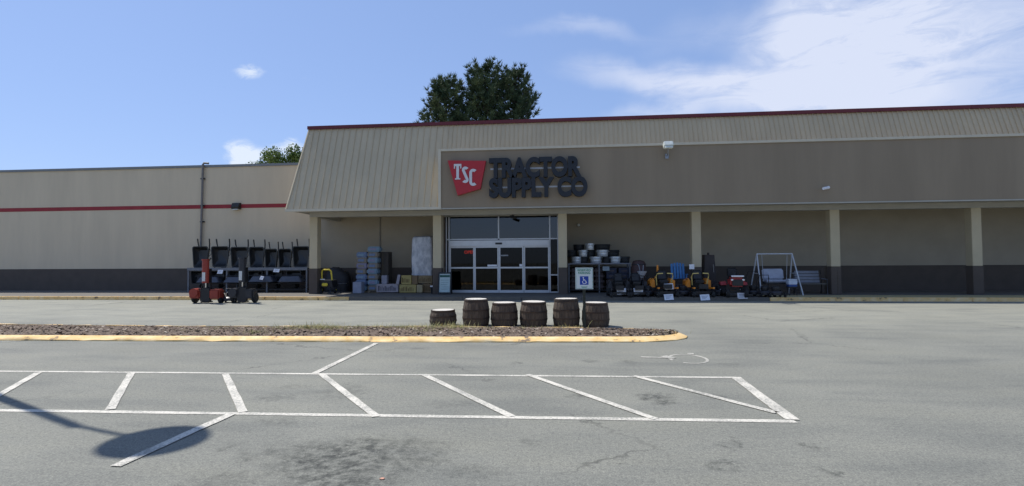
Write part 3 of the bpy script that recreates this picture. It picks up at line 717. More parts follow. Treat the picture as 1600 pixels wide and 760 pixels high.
m = MB(); k_ = .15
for j,(pl,w) in enumerate(chair_symbol(None)): vstroke(m,[(xm+a*k_,zq+b*k_) for a,b in pl],w*k_*1.3,-.0235-j*.0006)
vstroke(m,[(xm-.13*k_-.012,zq+.42*k_),(xm-.13*k_+.012,zq+.42*k_)],.024,-.026)
m.build('wheelchair_symbol',WHITE,bs)
m = MB(); m.box(xm-.07,xm+.07,-.0225,-.0205,z0+.045,z0+.055); m.box(xm-.05,xm+.05,-.0225,-.0205,z0+.028,z0+.036); m.build('small_print',GRN,t)

# ------------------------------------------------------------------ merchandise builders
def card(parent, px, py, Y, w=.3, h=.24, tilt=-8, name='price_card', m_=None):
    p = PY(px,py,Y); L = parent.location
    m = MB(); m.cbox((0,0,0),(w,.006,h),0,Matrix.Rotation(R(tilt),3,'Y').to_4x4()); o = m.build(name,m_ or WHITE,parent); o.rotation_euler.x = R(-22)
    c_, s_ = math.cos(-parent.rotation_euler.z), math.sin(-parent.rotation_euler.z); d = p-L
    o.location = (d.x*c_-d.y*s_, d.x*s_+d.y*c_, d.z)
    m = MB()
    for k in range(3): m.box(-w*.34,w*(.34-.15*k),-.0065,-.0045,h*.22-k*h*.22-h*.05,h*.22-k*h*.22+h*.03)
    g_ = m.build('card_print',mat('grey_print',(.28,.29,.33)),o); g_.rotation_euler.y = R(tilt)
    return o
def wheel(parent, c, r, w, axis='X', rimc=None, name='wheel'):
    m = MB(); m.lathe([(r*.62,-w/2),(r*.9,-w/2),(r,-w*.3),(r,w*.3),(r*.9,w/2),(r*.62,w/2)],24,axis=axis); o = m.build(name,TYRE,parent,True); o.location = c
    m = MB(); m.lathe([(r*.15,-w*.56),(r*.2,-w*.42),(r*.6,-w*.36),(r*.62,-w*.47),(r*.62,w*.47),(r*.6,w*.36),(r*.2,w*.42),(r*.15,w*.56)],20,axis=axis); m.build('rim',rimc or STEEL,o,True)
    return o
# wheelbarrow on end: x width, z up towards the handles, opening towards -y
HND = mat('handle_black',(.03,.03,.032),.5); 
def make_barrow(label):
    t = thing('wheelbarrow',label,'wheelbarrow',(0,0,0),0,'upright wheelbarrows on the upper shelf')
    m = MB(); 
    def ring(w0,w1,z0,z1,y,rad=.1):
        pts = []
        for cx_,cz,a0,ww in ((1,1,0,w1),(-1,1,90,w1),(-1,-1,180,w0),(1,-1,270,w0)):
            for k in range(5):
                a = R(a0+k*22.5); pts.append((cx_*(ww/2-rad)+rad*math.cos(a), y, (z1-rad if cz>0 else z0+rad)+rad*math.sin(a)))
        return [m.bm.verts.new(p) for p in pts]
    rs = [ring(.64,.78,0,.98,.02),ring(.70,.84,-.03,1.01,0),ring(.70,.84,-.03,1.01,-.012),ring(.62,.76,.01,.97,-.01,.09),ring(.56,.68,.10,.92,.14,.1),ring(.42,.54,.26,.82,.25,.1),]
    outer = [ring(.64,.78,0,.98,.02),ring(.58,.70,.09,.93,.16),ring(.44,.56,.25,.83,.275)]
    n = 20
    for a,b in list(zip(rs,rs[1:]))+list(zip(outer,outer[1:])):
        for k in range(n): m.bm.faces.new((a[k],a[(k+1)%n],b[(k+1)%n],b[k]))
    m.bm.faces.new(rs[-1]); m.bm.faces.new(outer[-1])
    m.build('tray',TRAY,t,True)
    for s_ in (-1,1):
        m = MB(); m.tube([(s_*.05,.30,-.18),(s_*.14,.33,.1),(s_*.24,.33,.75),(s_*.30,.27,1.12),(s_*.31,.22,1.38)],[.02,.022,.028,.03,.032],8); m.build('handle',HND,t,True)
        m = MB(); m.tube([(s_*.2,.33,.5),(s_*.2,.52,.62),(s_*.2,.52,.8),(s_*.24,.33,.9)],.014,6); m.build('leg',BLACKM,t,True)
    wheel(t,(0,.33,-.2),.19,.09,rimc=BLACKM)
    return t
YR = 25.0
proto = make_barrow('black wheelbarrow stood on end at the left end of the upper shelf')
trays = [(300,325,385,419),(329.5,357,385,418),(360,386.5,386,419),(388.5,412.5,386,419),(413,433,389,420),(434.5,455,389,420),(456.5,483,385,418)]
labs = ['black wheelbarrow at the left end of the upper shelf, beside the wall pipe',
 'black wheelbarrow on the upper shelf, second from the left, above the white shelf card',
 'black wheelbarrow third from the left on the upper shelf, partly behind the black splitter',
 'black wheelbarrow on the upper shelf, middle one, just right of the black log splitter mast',
 'narrower wheelbarrow on the upper shelf, left one of the two smaller trays',
 'narrower wheelbarrow on the upper shelf, right one of the two smaller trays',
 'wide black wheelbarrow at the right end of the upper shelf beside the canopy column']
for i,(a,b,c_,d) in enumerate(trays):
    xa_, xb_ = X(a,YR), X(b,YR); zb_ = Zh((a+b)/2,d,YR); zt_ = Zh((a+b)/2,c_,YR)
    sc = ((xb_-xa_)/.84, 1, (zt_-zb_)/1.04)
    if i == 0: o = proto; o.location = ((xa_+xb_)/2,YR,zb_+.03); o.scale = sc; o['label'] = labs[0]
    else: o = dup(proto,((xa_+xb_)/2,YR,zb_+.03),R(random.uniform(-4,4)),labs[i],scale=sc)
# two tier display rack
zr = Zh(400,421.5,YR-.05)
x0, x1 = X(297,YR), X(481,YR)
t = thing('display_rack','two-tier grey steel rack holding wheelbarrows against the left wall','rack',((x0+x1)/2,YR,ZS))
RK = mat('rack_grey',(.16,.17,.19),.5,.3,var=.15); L_ = x1-x0
for q in (-.5,-.17,.17,.5):
    for yy in (-.1,.75):
        m = MB(); m.box(q*L_-.035,q*L_+.035,yy-.03,yy+.03,0,zr-ZS-.042); m.build('upright',RK,t)
m = MB(); m.box(-L_/2-.04,L_/2+.04,-.16,-.10,zr-ZS-.04,zr-ZS+.10,.005); m.box(-L_/2-.04,L_/2+.04,-.099,.8,zr-ZS-.04,zr-ZS-.01); m.build('upper_shelf',RK,t)
m = MB(); m.box(-L_/2,L_/2,-.06,.72,.12,.17); m.build('lower_shelf',BLACKM,t)
card(t,344,425,YR-.2,.27,.2,0); card(t,432,423,YR-.2,.3,.17,4); card(t,409,434.5,YR-.5,.17,.18,10)
# lower tier: flat stacked trays
def tray_flat(label):
    t = thing('wheelbarrow_tray',label,'tray',(0,0,0),0,'inverted trays on the lower tier')
    m = MB(); rings = []
    for w,d,z in ((.98,.66,0),(1.02,.7,.03),(.96,.64,.06),(.78,.5,.24),(.7,.42,.27)):
        r_ = []
        for cx_,cy,a0 in ((1,1,0),(-1,1,90),(-1,-1,180),(1,-1,270)):
            for k in range(4):
                a = R(a0+k*30); r_.append(m.bm.verts.new((cx_*(w/2-.09)+.09*math.cos(a),cy*(d/2-.09)+.09*math.sin(a),z)))
        rings.append(r_)
    for a,b in zip(rings,rings[1:]):
        for k in range(16): m.bm.faces.new((a[k],a[(k+1)%16],b[(k+1)%16],b[k]))
    m.bm.faces.new(rings[-1]); m.build('pan',mat('dark_blue_grey_pan',(.045,.05,.065),.4,spec=.6),t,True)
    m = MB(); m.tube([(-.6,-.2,.30),(0,-.22,.31),(.45,-.16,.3)],.016,6); m.build('rail',BLACKM,t)
    return t
def put(o, px, py, Y, sc=None, rz=0):
    p = PY(px,py,Y); o.location = p; o.rotation_euler.z = rz
    if sc: o.scale = sc
tp = tray_flat('dark blue-grey inverted tray on the lower tier, behind the small white tag')
put(tp,412,441,YR-.1,(1.25,1,1.1))
o = dup(tp,PY(457,441,YR-.1),.05,'dark blue-grey inverted tray on the lower tier, nearest the canopy column',scale=(1.2,1,1.1))
for px_,lb in ((372,'dark inverted tray on the lower tier just left of the black log splitter'),(330,'dark inverted tray on the lower tier behind the red log splitter')):
    dup(tp,PY(px_,442,YR),0,lb,scale=(1.2,1,1.1))
for i,px_ in enumerate((308,338,368,398,428,458)):
    o = dup(proto,(X(px_,YR),YR+.05,ZS+.42),0,['black wheelbarrow on the lower shelf at its left end','black wheelbarrow on the lower shelf, second from the left','black wheelbarrow on the lower shelf, third from the left','black wheelbarrow on the lower shelf, right of the black log splitter','black wheelbarrow on the lower shelf, second from the column','black wheelbarrow on the lower shelf, nearest the column'][i],'wheelbarrows in the dark lower tier',scale=(.92,1,.62))

# log splitters
def splitter(px, pyb, col, label, hm, w):
    g_ = PZ(px,pyb,0); t = thing('log_splitter',label,'log splitter',(g_.x,g_.y,0),R(4),'log splitters on the lot')
    m = MB(); 
    m.box(-.15,.15,-.02,.0,.08,hm*.78); m.box(-.12,.12,.10,.12,.08,hm*.78); m.box(-.02,.02,.0,.1,.08,hm*.78); m.box(-.19,.19,-.14,-.021,.085,hm*.34,.01)
    m.box(-.16,.16,-.16,.16,.03,.08,.008); m.build('beam',BLACKM,t)
    m = MB(); m.tube([(0,-.1,hm*.46),(0,-.1,hm*.97)],.125,16); m.tube([(0,-.1,hm*.965),(0,-.1,hm)],.145,16); m.build('cylinder',col,t,True)
    m = MB(); m.tube([(0,-.07,hm*.36),(0,-.07,hm*.5)],.028,10); m.build('piston_rod',mat('chrome',(.7,.7,.7),.12,1),t,True)
    m = MB(); m.prism([(-.09,-.12,hm*.36),(.09,-.12,hm*.36),(.0,-.12,hm*.22)],(0,.14,0)); m.build('wedge',BLACKM,t)
    m = MB(); m.box(-.06,.06,-.235,-.22,hm*.5,hm*.7); m.build('decal',mat('pale_decal',(.6,.6,.58)),t)
    # engine and tank
    sx_ = -1
    m = MB(); m.box(-w*.54,-w*.16,-.2,.2,.2,.50,.04); m.tube([(-w*.36,-.24,.42),(-w*.36,.1,.42)],.17,16); m.build('engine',col,t,True)
    m = MB(); m.box(-w*.46,-w*.2,-.12,.14,.45,.55,.04); m.tube([(-w*.3,0,.55),(-w*.3,0,.58)],.04,10); m.build('fuel_tank',BLACK,t,True)
    m = MB(); m.cbox((w*.34,.02,.36),(w*.38,.4,.38),.05); m.build('oil_tank',col,t,True)
    m = MB(); m.tube([(w*.3,0,.49),(w*.3,0,.53)],.05,10); m.tube([(-w*.18,-.14,.5),(-w*.1,-.16,.62),(-.05,-.16,hm*.55),(-.04,-.14,hm*.62)],.014,6); m.build('hose',BLACK,t,True)
    m = MB(); m.tube([(0,-.07,hm*.95),(.16,-.1,hm*.97),(.2,-.12,hm*1.0)],.015,6); m.tube([(.2,-.12,hm*1.0),(.22,-.13,hm*1.03)],.025,8); m.build('lever',BLACK,t,True)
    m = MB(); m.tube([(-w*.45,.1,.2),(w*.45,.1,.2)],.03,8); m.tube([(0,.1,.2),(0,.9,.3),(0,1.1,.32)],.03,8); m.build('axle_frame',col,t,True)
    for s_ in (-1,1): wheel(t,(s_*w*.47,.1,.2),.2,.12,rimc=col)
    return t
SPR = mat('splitter_red',(.27,.035,.02),.4,var=.1,scale=8); SPB = mat('splitter_black',(.025,.025,.03),.4,var=.2)
splitter(323,474,SPR,'red log splitter with upright ram at the left of the lot front',1.74,1.12)
splitter(380,473.5,SPB,'black log splitter with upright ram standing right of the red one',1.80,.9)
# low engine between
def push_mower(t, body, handle, hc, w=.52, deckz=.14, tall=1.0, folded=False):
    m = MB(); m.lathe([(w*.42,deckz-.06),(w*.5,deckz-.05),(w*.5,deckz+.04),(w*.42,deckz+.09),(w*.2,deckz+.11)],24); m.build('deck',body,t,True)
    m = MB(); m.lathe([(.13,deckz+.11),(.15,deckz+.2),(.14,deckz+.27),(.08,deckz+.3)],20); m.cbox((.12,.02,deckz+.2),(.12,.14,.1),.02); m.build('engine',BLACK,t,True)
    for a in (-1,1):
        wheel(t,(a*w*.5,-w*.42,.1),.1,.05); wheel(t,(a*w*.5,w*.45,.12),.12,.05)
    if folded: pts = [(-w*.42,w*.4,.15),(-w*.44,w*.2,tall*.8),(-w*.3,0,tall),(w*.3,0,tall),(w*.44,w*.2,tall*.8),(w*.42,w*.4,.15)]
    else: pts = [(-w*.42,w*.4,.15),(-w*.44,w*1.1,tall*.7),(-w*.4,w*1.45,tall*.97),(0,w*1.5,tall),(w*.4,w*1.45,tall*.97),(w*.44,w*1.1,tall*.7),(w*.42,w*.4,.15)]
    m = MB(); m.tube(pts,.014,8); m.build('handle',hc,t,True)
def place(px,py,Z=ZS): return PZ(px,py,Z)
YLW = mat('yellow_enamel',(.72,.56,.05),.4,var=.06); ORG = mat('orange_yellow_enamel',(.74,.25,.02),.4,var=.08,scale=5)
REDP = mat('red_enamel',(.35,.03,.03),.35,var=.08)
g_ = PZ(360,473,0); t = thing('push_mower','small black mower between the two log splitters','mower',(g_.x,g_.y,0),R(10),'small black mowers'); push_mower(t,SPB,0,BLACKM,w=.6,tall=.55,folded=True)
# yellow handled machine by the column
g_ = PY(512,458,24.0); t = thing('yellow_cart','black cart with yellow loop handle beside the left canopy column','cart',(g_.x,24.0,ZS))
m = MB(); m.tube([(-.26,-.05,.62),(-.25,-.08,1.02),(-.18,-.1,1.10),(.12,-.1,1.10),(.2,-.08,1.02),(.23,-.05,.62)],.035,8); m.build('loop_handle',YLW,t,True)
m = MB(); m.prism([(-.33,-.2,.3),(.33,-.2,.3),(.28,-.2,.62),(-.28,-.2,.62)],(0,.6,0)); m.build('hopper',BLACK,t)
m = MB(); m.cbox((-.02,-.26,.42),(.28,.08,.14),.03); m.build('yellow_guard',YLW,t)
m = MB(); m.cbox((-.14,-.24,.66),(.24,.05,.04),.015); m.build('grey_grip',WHITE,t)
m = MB(); m.tube([(-.25,.1,.14),(.25,.1,.14)],.02); m.tube([(-.2,-.15,.3),(-.22,-.25,0)],.018); m.tube([(.2,-.15,.3),(.22,-.25,0)],.018); m.build('frame',BLACKM,t)
for s_ in (-1,1): wheel(t,(s_*.33,.1,.16),.16,.07,rimc=YLW)
# dark covered heap (grill under a black cover)
g_ = PY(528,458,25.5); t = thing('covered_grill','wide peaked shape under a black cover behind the yellow-handled cart','grill',(g_.x,25.5,ZS))
m = MB(); rr_ = []
rnd = random.Random(5)
for z,w,d in ((0,.62,.4),(.35,.62,.4),(.72,.60,.38),(.92,.5,.34),(1.12,.30,.22),(1.2,.14,.1)):
    r_ = []
    for k in range(20):
        a = k*2*math.pi/20; e = .75; c_, s_ = math.cos(a), math.sin(a)
        r_.append(m.bm.verts.new((w*abs(c_)**e*(1 if c_>0 else -1)*(1+rnd.uniform(-.04,.04))-(.12 if z>1 else 0), d*abs(s_)**e*(1 if s_>0 else -1)*(1+rnd.uniform(-.05,.05)), z+rnd.uniform(-.015,.015))))
    rr_.append(r_)
for a,b in zip(rr_,rr_[1:]):
    for k in range(20): m.bm.faces.new((a[k],a[(k+1)%20],b[(k+1)%20],b[k]))
m.bm.faces.new(rr_[-1]); m.build('cover',mat('black_cover',(.022,.023,.027),.6,bump=.3,bscale=6),t,True)
m = MB(); m.tube([(-.6,-.36,.42),(0,-.42,.40),(.6,-.36,.42)],.008,5); m.build('draw_cord',STEEL,t)

# packs of bottled goods, blue and tan, stacked on the sidewalk
PKB = mat('blue_pack_wrap',(.10,.15,.27),.5,col2=(.19,.25,.36),scale=14,thr=(.35,.65)); PKT = mat('tan_pack_wrap',(.19,.165,.13),.6,col2=(.26,.23,.19),scale=12); PKL = mat('light_blue_wrap',(.13,.22,.30),.5,col2=(.21,.30,.37),scale=14)
PKV = mat('lavender_wrap',(.19,.18,.27),.5,col2=(.25,.24,.33),scale=10)
packs = [(569,449,40,17,PKB),(590,449,38,17,PKL),(570,440.5,38,16,PKB),(591,441,36,16,PKT),(569,431.5,37,16,PKT),(591,431.5,36,16,PKL),(568,423,38,17,PKV),(590,422.5,36,16,PKT),
         (569,414,38,16,PKT),(591,413.5,36,16,PKL),(570,405,34,15,PKB),(588,405,32,15,PKT),(588,396.5,38,14,PKL)]
# stack positions: two columns of packs, bottoms upward
def pack(px, row, w, h, m_, lab, Y=24.75, dx=0):
    xx = X(px,Y); z = ZS+.09+row*.262
    t = thing('goods_pack',lab,'pack',(xx,Y+dx,z),R(random.uniform(-4,4)),'wrapped packs stacked left of the entrance')
    m = MB(); m.box(-w/2,w/2,-.2,.2,0,.252,.05); b_ = m.build('wrapped_body',m_,t,True)
    m = MB(); m.box(-w*.3,w*.22,-.2045,-.2015,.07,.18); m.build('pack_label',{PKB:PKL,PKL:PKV,PKT:PKB,PKV:PKT}[m_],b_)
PKC = {PKB:'blue',PKL:'pale blue',PKT:'tan',PKV:'lavender'}
m_ = MB(); m_.box(-.62,.62,-.28,.4,.0,.02); m_.box(-.62,.62,-.28,.4,.06,.08)
for q in (-.55,0,.45): m_.box(q,q+.09,-.27,.39,.0205,.0595)
t = thing('wooden_pallet','wooden pallet under the blue and tan packs','pallet',(X(578,24.75),24.75,ZS)); m_.build('deck_boards',mat('pallet_wood',(.22,.17,.11),.9),t)
cmL = [PKL,PKB,PKB,PKT,PKV,PKT,PKB]; cmR = [PKT,PKL,PKT,PKL,PKT,PKL,PKT,PKL]
ordn = ['bottom','second','third','fourth','fifth','sixth','seventh','top']
for i,mm in enumerate(cmL): pack(567+random.uniform(-1.2,1.2),i,.54,.26,mm,f'{PKC[mm]} wrapped pack, {ordn[i] if i<6 else "top"} from below in the left column of the pack stack')
for i,mm in enumerate(cmR): pack(584.5+random.uniform(-1.2,1.2)+(2 if i==7 else 0),i,.54 if i<7 else .62,.26,mm,f'{PKC[mm]} wrapped pack, {ordn[i]} one of the right column of the pack stack')
g_ = PY(600,458,25.3); t = thing('brown_carton_stack','tall dim brown carton behind the blue packs','carton',(g_.x,25.3,ZS)); 
m = MB(); m.box(-.25,.3,-.25,.3,0,1.93,.01); m.build('carton_body',mat('dim_brown_card',(.07,.06,.05),.85),t); m = MB(); m.box(.0,.05,-.2535,-.2505,.05,1.88); m.build('tape',mat('brown_tape',(.11,.09,.06),.4),t)
# white box in front, small white box, printed low boxes
PBOX = mat('pale_lilac_box',(.28,.27,.31),.6); 
def carton(px0,px1,pyt,pyb,Y,m_,name,lab,cat,dep=.4,grp=None,rz=0,mark=None):
    a = PY(px0,pyb,Y); b = PY(px1,pyt,Y); z0_ = a.z; 
    t = thing(name,lab,cat,((a.x+b.x)/2,Y+dep/2,max(ZS,z0_)),rz,grp); w = b.x-a.x; h = b.z-max(ZS,z0_)
    m = MB(); m.box(-w/2,w/2,-dep/2,dep/2,0,h,.012); bd = m.build('box_body',m_,t)
    m = MB(); m.box(-.022,.022,-dep/2-.002,dep/2,h,h+.002); m.build('tape',mat('brown_tape',(.11,.09,.06),.4),t)
    if mark:
        m = MB(); r_ = random.Random(px0); x = -w*.42
        while x < w*.4:
            ww = r_.uniform(.02,.045); hh = h*r_.uniform(.35,.62); m.box(x,min(x+ww,w*.42),-dep/2-.004,-dep/2-.0015,h*.18,h*.18+hh); x += ww+r_.uniform(.02,.05)
        m.build('printed_marks',mark,t)
    return t
DKP = mat('dark_print',(.05,.045,.06))
carton(551,564.5,441,458.5,24.1,mat('bluish_white_box',(.27,.29,.36),.5),'cooler_box','plain bluish-white box standing in front of the blue packs','box')
carton(588,622,444,457,24.4,mat('pinkish_white_box',(.33,.29,.30),.6),'low_carton','low pinkish-white carton with dark upright print beside the tan cartons','carton',mark=DKP)
carton(596,604.5,430.5,443.8,24.5,PBOX,'small_white_carton','small white box standing on the low printed carton','carton',dep=.24)
TANB = mat('tan_carton',(.42,.33,.12),.8,var=.12,scale=4); BRNB = mat('brown_carton',(.22,.15,.08),.8,var=.12,scale=4); TPR = mat('brown_print',(.13,.08,.03))
carton(624,650,445,457.5,24.4,TANB,'goods_carton','tan printed carton at the bottom left of the carton pile','carton',grp='cartons piled in front of the wrapped pallet',mark=TPR)
carton(651,660,445.5,457.5,24.35,mat('light_tan_carton',(.40,.32,.18),.8),'goods_carton','narrow light tan carton, middle of the bottom row of the carton pile','carton',grp='cartons piled in front of the wrapped pallet')
carton(661,675,443.5,457.5,24.5,BRNB,'goods_carton','brown carton at the bottom right of the carton pile','carton',grp='cartons piled in front of the wrapped pallet',mark=TPR)
carton(627,642.5,430.5,444.4,24.45,TANB,'goods_carton','tan carton upper left of the carton pile','carton',grp='cartons piled in front of the wrapped pallet',mark=TPR)
carton(643.5,652.5,431,444.4,24.5,BRNB,'goods_carton','brown carton in the middle of the upper row of the carton pile','carton',grp='cartons piled in front of the wrapped pallet')
carton(653.5,675,431,442.9,24.55,mat('dull_tan_carton',(.27,.20,.11),.8),'goods_carton','dull tan carton upper right of the carton pile, below the white wrap','carton',grp='cartons piled in front of the wrapped pallet',mark=TPR)
a = PY(620,445,24.38); t = thing('leaning_card','pale card leaning against the left end of the carton pile','card',(a.x,24.36,Zh(620,444.5,24.38)))
m = MB(); m.prism([(-.04,0,0),(.10,.0,0),(.16,.05,.44),(.03,.05,.44)],(0,.01,0)); m.build('board',mat('pinkish_white_box',(.33,.29,.30)),t)
# tall shrink wrapped pallet load
a = PY(641.5,458,25.0); b = PY(675,369,25.0); t = thing('wrapped_pallet_load','tall pallet load in cloudy white stretch wrap left of the entrance','pallet load',((a.x+b.x)/2,25.5,ZS))
w = b.x-a.x; h = b.z-ZS; m = MB(); rnd = random.Random(9); rings = []
for i in range(19):
    z = .12+(h-.12)*(i/18 if i<16 else (16/18*.0+[.93,.98,1.0][i-16])); r_ = []
    for cx_,cy in ((1,1),(-1,1),(-1,-1),(1,-1)):
        for k in range(4):
            a_ = R({(1,1):0,(-1,1):90,(-1,-1):180,(1,-1):270}[(cx_,cy)]+k*30); q = [1,1,1,.99,.985,.98,.98,.985,.99,1,1,1,.99,.985,.98,.965,.94,.87,.72][i]+rnd.uniform(-.018,.018)
            r_.append(m.bm.verts.new(((cx_*(w/2-.1)+.1*math.cos(a_))*q,(cy*(.45-.1)+.1*math.sin(a_))*q,z+rnd.uniform(-.01,.01))))
    rings.append(r_)
for p_,q_ in zip(rings,rings[1:]):
    for k in range(16): m.bm.faces.new((p_[k],p_[(k+1)%16],q_[(k+1)%16],q_[k]))
m.bm.faces.new(rings[-1]); m.build('stretch_wrap',mat('cloudy_wrap',(.40,.42,.46),.3,col2=(.66,.67,.70),scale=3.0,thr=(.4,.6),stretch=(1.5,1.5,.8),bump=1,bscale=7,spec=.7),t,True)
m = MB(); m.box(-w/2,w/2,-.45,.45,0,.03); m.box(-w/2,w/2,-.45,.45,.08,.11)
for q in (-.5,-.05,.4): m.box(q*w,q*w+.09,-.44,.44,.031,.079)
m.build('pallet',mat('pallet_wood',(.22,.17,.11)),t)
# sandwich board
g_ = PY(694.5,458,23.35); t = thing('sandwich_board','black framed sandwich board with pale green poster beside the doors','sign',(g_.x,23.35,ZS),R(3))
w, h = .58, .98; rot = Matrix.Rotation(R(-10),3,'X')
def lean(pts): return [rot @ Vector(p) for p in pts]
m = MB()
for bx_ in ((-w/2,-w/2+.05,0,h),(w/2-.05,w/2,0,h),(-w/2+.051,w/2-.051,.03,.09),(-w/2+.051,w/2-.051,h-.06,h)):
    m.prism(lean([(bx_[0],-.04,bx_[2]),(bx_[1],-.04,bx_[2]),(bx_[1],-.04,bx_[3]),(bx_[0],-.04,bx_[3])]),(0,.035,0))
f_ = m.build('front_frame',BLACK,t); 
m = MB(); m.prism([Vector((v.x,-v.y+.34,v.z)) for v in lean([(-w/2,-.04,0),(w/2,-.04,0),(w/2,-.04,h),(-w/2,-.04,h)])],(0,.02,0)); m.build('rear_board',BLACK,t)
m = MB(); m.prism(lean([(-w/2+.055,-.02,.095),(w/2-.055,-.02,.095),(w/2-.055,-.02,h-.065),(-w/2+.055,-.02,h-.065)]),(0,.012,0)); po = m.build('poster',mat('pale_green_poster',(.42,.52,.50),.5,var=.08),t)
m = MB(); m.prism(lean([(-w/2+.07,-.026,h-.22),(w/2-.07,-.026,h-.22),(w/2-.07,-.026,h-.12),(-w/2+.07,-.026,h-.12)]),(0,.004,0)); 
m.build('poster_heading',mat('dark_green_print',(.03,.10,.08)),po)
m = MB()
for k in range(5): m.prism(lean([(-w*.3,-.026,.62-k*.1),(w*(.28-.03*(k%3)),-.026,.62-k*.1),(w*(.28-.03*(k%3)),-.026,.645-k*.1),(-w*.3,-.026,.645-k*.1)]),(0,.004,0))
m.build('poster_lines',mat('faint_green_print',(.27,.37,.36)),po)
for i,(px_,lb) in enumerate(((674.5,'thin white bollard-like stand with a dark base left of the sandwich board'),)):
    g_ = PY(px_+4,458,23.9); t = thing('white_bucket',"small white bucket on the sidewalk left of the sandwich board",'bucket',(g_.x-.05,23.9,ZS+.0))
    m = MB(); m.lathe([(.10,0),(.13,.3),(.135,.31)],16); m.build('pail',BLACK,t,True); m = MB(); m.lathe([(.135,.31),(.14,.36),(.12,.37)],16); m.build('lid',WHITE,t,True)

# ------------------------------------------------------------------ rack with galvanised tubs
YB = 24.7; x0, x1 = X(889,YB), X(984,YB); zr = Zh(935,411.5,YB)-ZS; xm = (x0+x1)/2
t = thing('tub_rack','dark steel rack carrying galvanised tubs right of the entrance','rack',(xm,YB,ZS)); L_ = x1-x0
for q in (-.5,0,.5):
    for yy in (0,.9):
        m = MB(); m.box(q*L_-.03,q*L_+.03,yy-.03,yy+.03,0,zr-.051); m.build('upright',RK,t)
m = MB(); m.box(-L_/2-.05,L_/2+.05,-.05,.95,zr-.05,zr); m.build('top_shelf',mat('pale_rack_shelf',(.22,.22,.24),.5),t)
m = MB(); m.box(-L_/2,L_/2,-.04,.93,.1,.14); m.build('bottom_shelf',BLACKM,t)
card(t,947,420,YB-.1,.30,.2,0,m_=mat('grey_green_card',(.30,.36,.36),.6))
GALV = mat('galvanised_steel',(.48,.51,.52),.35,.4,col2=(.74,.77,.78),scale=10)
def tub(name, r, h, m_, lab, cat, grp, x, y, z):
    t = thing(name,lab,cat,(x,y,z),0,grp)
    m = MB(); m.lathe([(r*.88,0),(r*.9,.01),(r*.915,h*.28),(r*.945,h*.33),(r*.925,h*.38),(r*.95,h*.66),(r*.985,h*.71),(r*.96,h*.76),(r*.99,h*.96),(r*1.03,h*.98),(r*1.03,h),(r*.97,h),(r*.86,.03)],32); m.build('tub_body',m_,t,True)
    for s_ in (-1,1):
        m = MB(); m.tube([(s_*r*1.0,-.06,h*.75),(s_*r*1.12,-.05,h*.82),(s_*r*1.12,.05,h*.82),(s_*r*1.0,.06,h*.75)],.008,6); m.build('tub_handle',m_,t,True)
    return t
for a,b,c_,d,lb in [(893,909,403.5,411,'galvanised tub at the left of the bottom layer on the rack'),(922,941,403.5,411,'galvanised tub in the middle of the bottom layer on the rack'),(954,971,403.5,411,'galvanised tub at the right of the bottom layer on the rack'),
                 (904,918.5,393,403.2,'galvanised tub on the left of the second layer'),(932.5,951.5,392.5,403.2,'largest galvanised tub, on the right of the second layer'),(915,929,382,392.7,'galvanised tub alone on top of the tub pile')]:
    Yt = YB+.3; p0 = PY(a,d,Yt-.25); p1 = PY(b,c_,Yt-.25); r_ = (p1.x-p0.x)/2/1.03
    lay = {411:0,403.2:1,392.7:2}[d]; hh = .30
    tub('galvanised_tub',r_,hh,GALV,lb,'tub','galvanised tubs piled on the rack',(p0.x+p1.x)/2,Yt,ZS+zr+lay*.305+.001)
RUB = mat('black_rubber_tub',(.022,.024,.026),.6,var=.2)
for i,(px_,lay,r_,lb) in enumerate([(911,0,.26,'black rubber tub between the left and middle galvanised tubs'),(947.5,0,.2,'black rubber tub between the middle and right galvanised tubs'),(976,0,.24,'black rubber tub at the right end of the tub pile'),
                        (893,1,.3,'black rubber tub at the far left behind the tub pile'),(922,1,.28,'black rubber tub behind the second layer, centre'),(957,1,.34,'black rubber tub behind the largest galvanised tub'),(905,2,.26,'black rubber tub behind the topmost galvanised tub, left'),(941,2,.4,'wide black rubber tub behind the top right of the pile')]):
    Yt = YB+.66; tub('rubber_tub',r_,.30 if lay<2 else .26,RUB,lb,'tub','black rubber tubs behind the galvanised ones',X(px_,Yt-.2),Yt if i>2 else YB+.45,ZS+zr+lay*.305+.001)
# dark brown sacks and boxes in the rack
SK = mat('dark_brown_sack',(.055,.038,.036),.7,col2=(.08,.055,.05),scale=5); SKN = mat('navy_carton',(.03,.035,.06),.6)
n_s = 0
for lay in range(4):
    for k in range(5):
        w = L_/5-.08; mm = SKN if (k in (3,4) and lay>1) else SK
        t = thing('feed_sack' if mm is SK else 'navy_carton',f"{'dark brown sack' if mm is SK else 'navy carton'} in the tub rack, {['bottom','second','third','top'][lay]} layer, {['leftmost','second from left','middle','second from right','rightmost'][k]}",'sack' if mm is SK else 'carton',(xm-L_/2+(k+.5)*L_/5+random.uniform(-.02,.02),YB+.42,ZS+.142+lay*.245),R(random.uniform(-3,3)),'goods stored inside the tub rack')
        m = MB(); m.box(-w/2,w/2,-.36,.36,0,.235,.07 if mm is SK else .008); m.build('sack_body' if mm is SK else 'box_body',mm,t,True)
        m = MB(); m.box(-w*.25,w*.25,-.364,-.361,.08,.15); m.build('print_patch',mat('dull_print',(.11,.085,.08)),t)

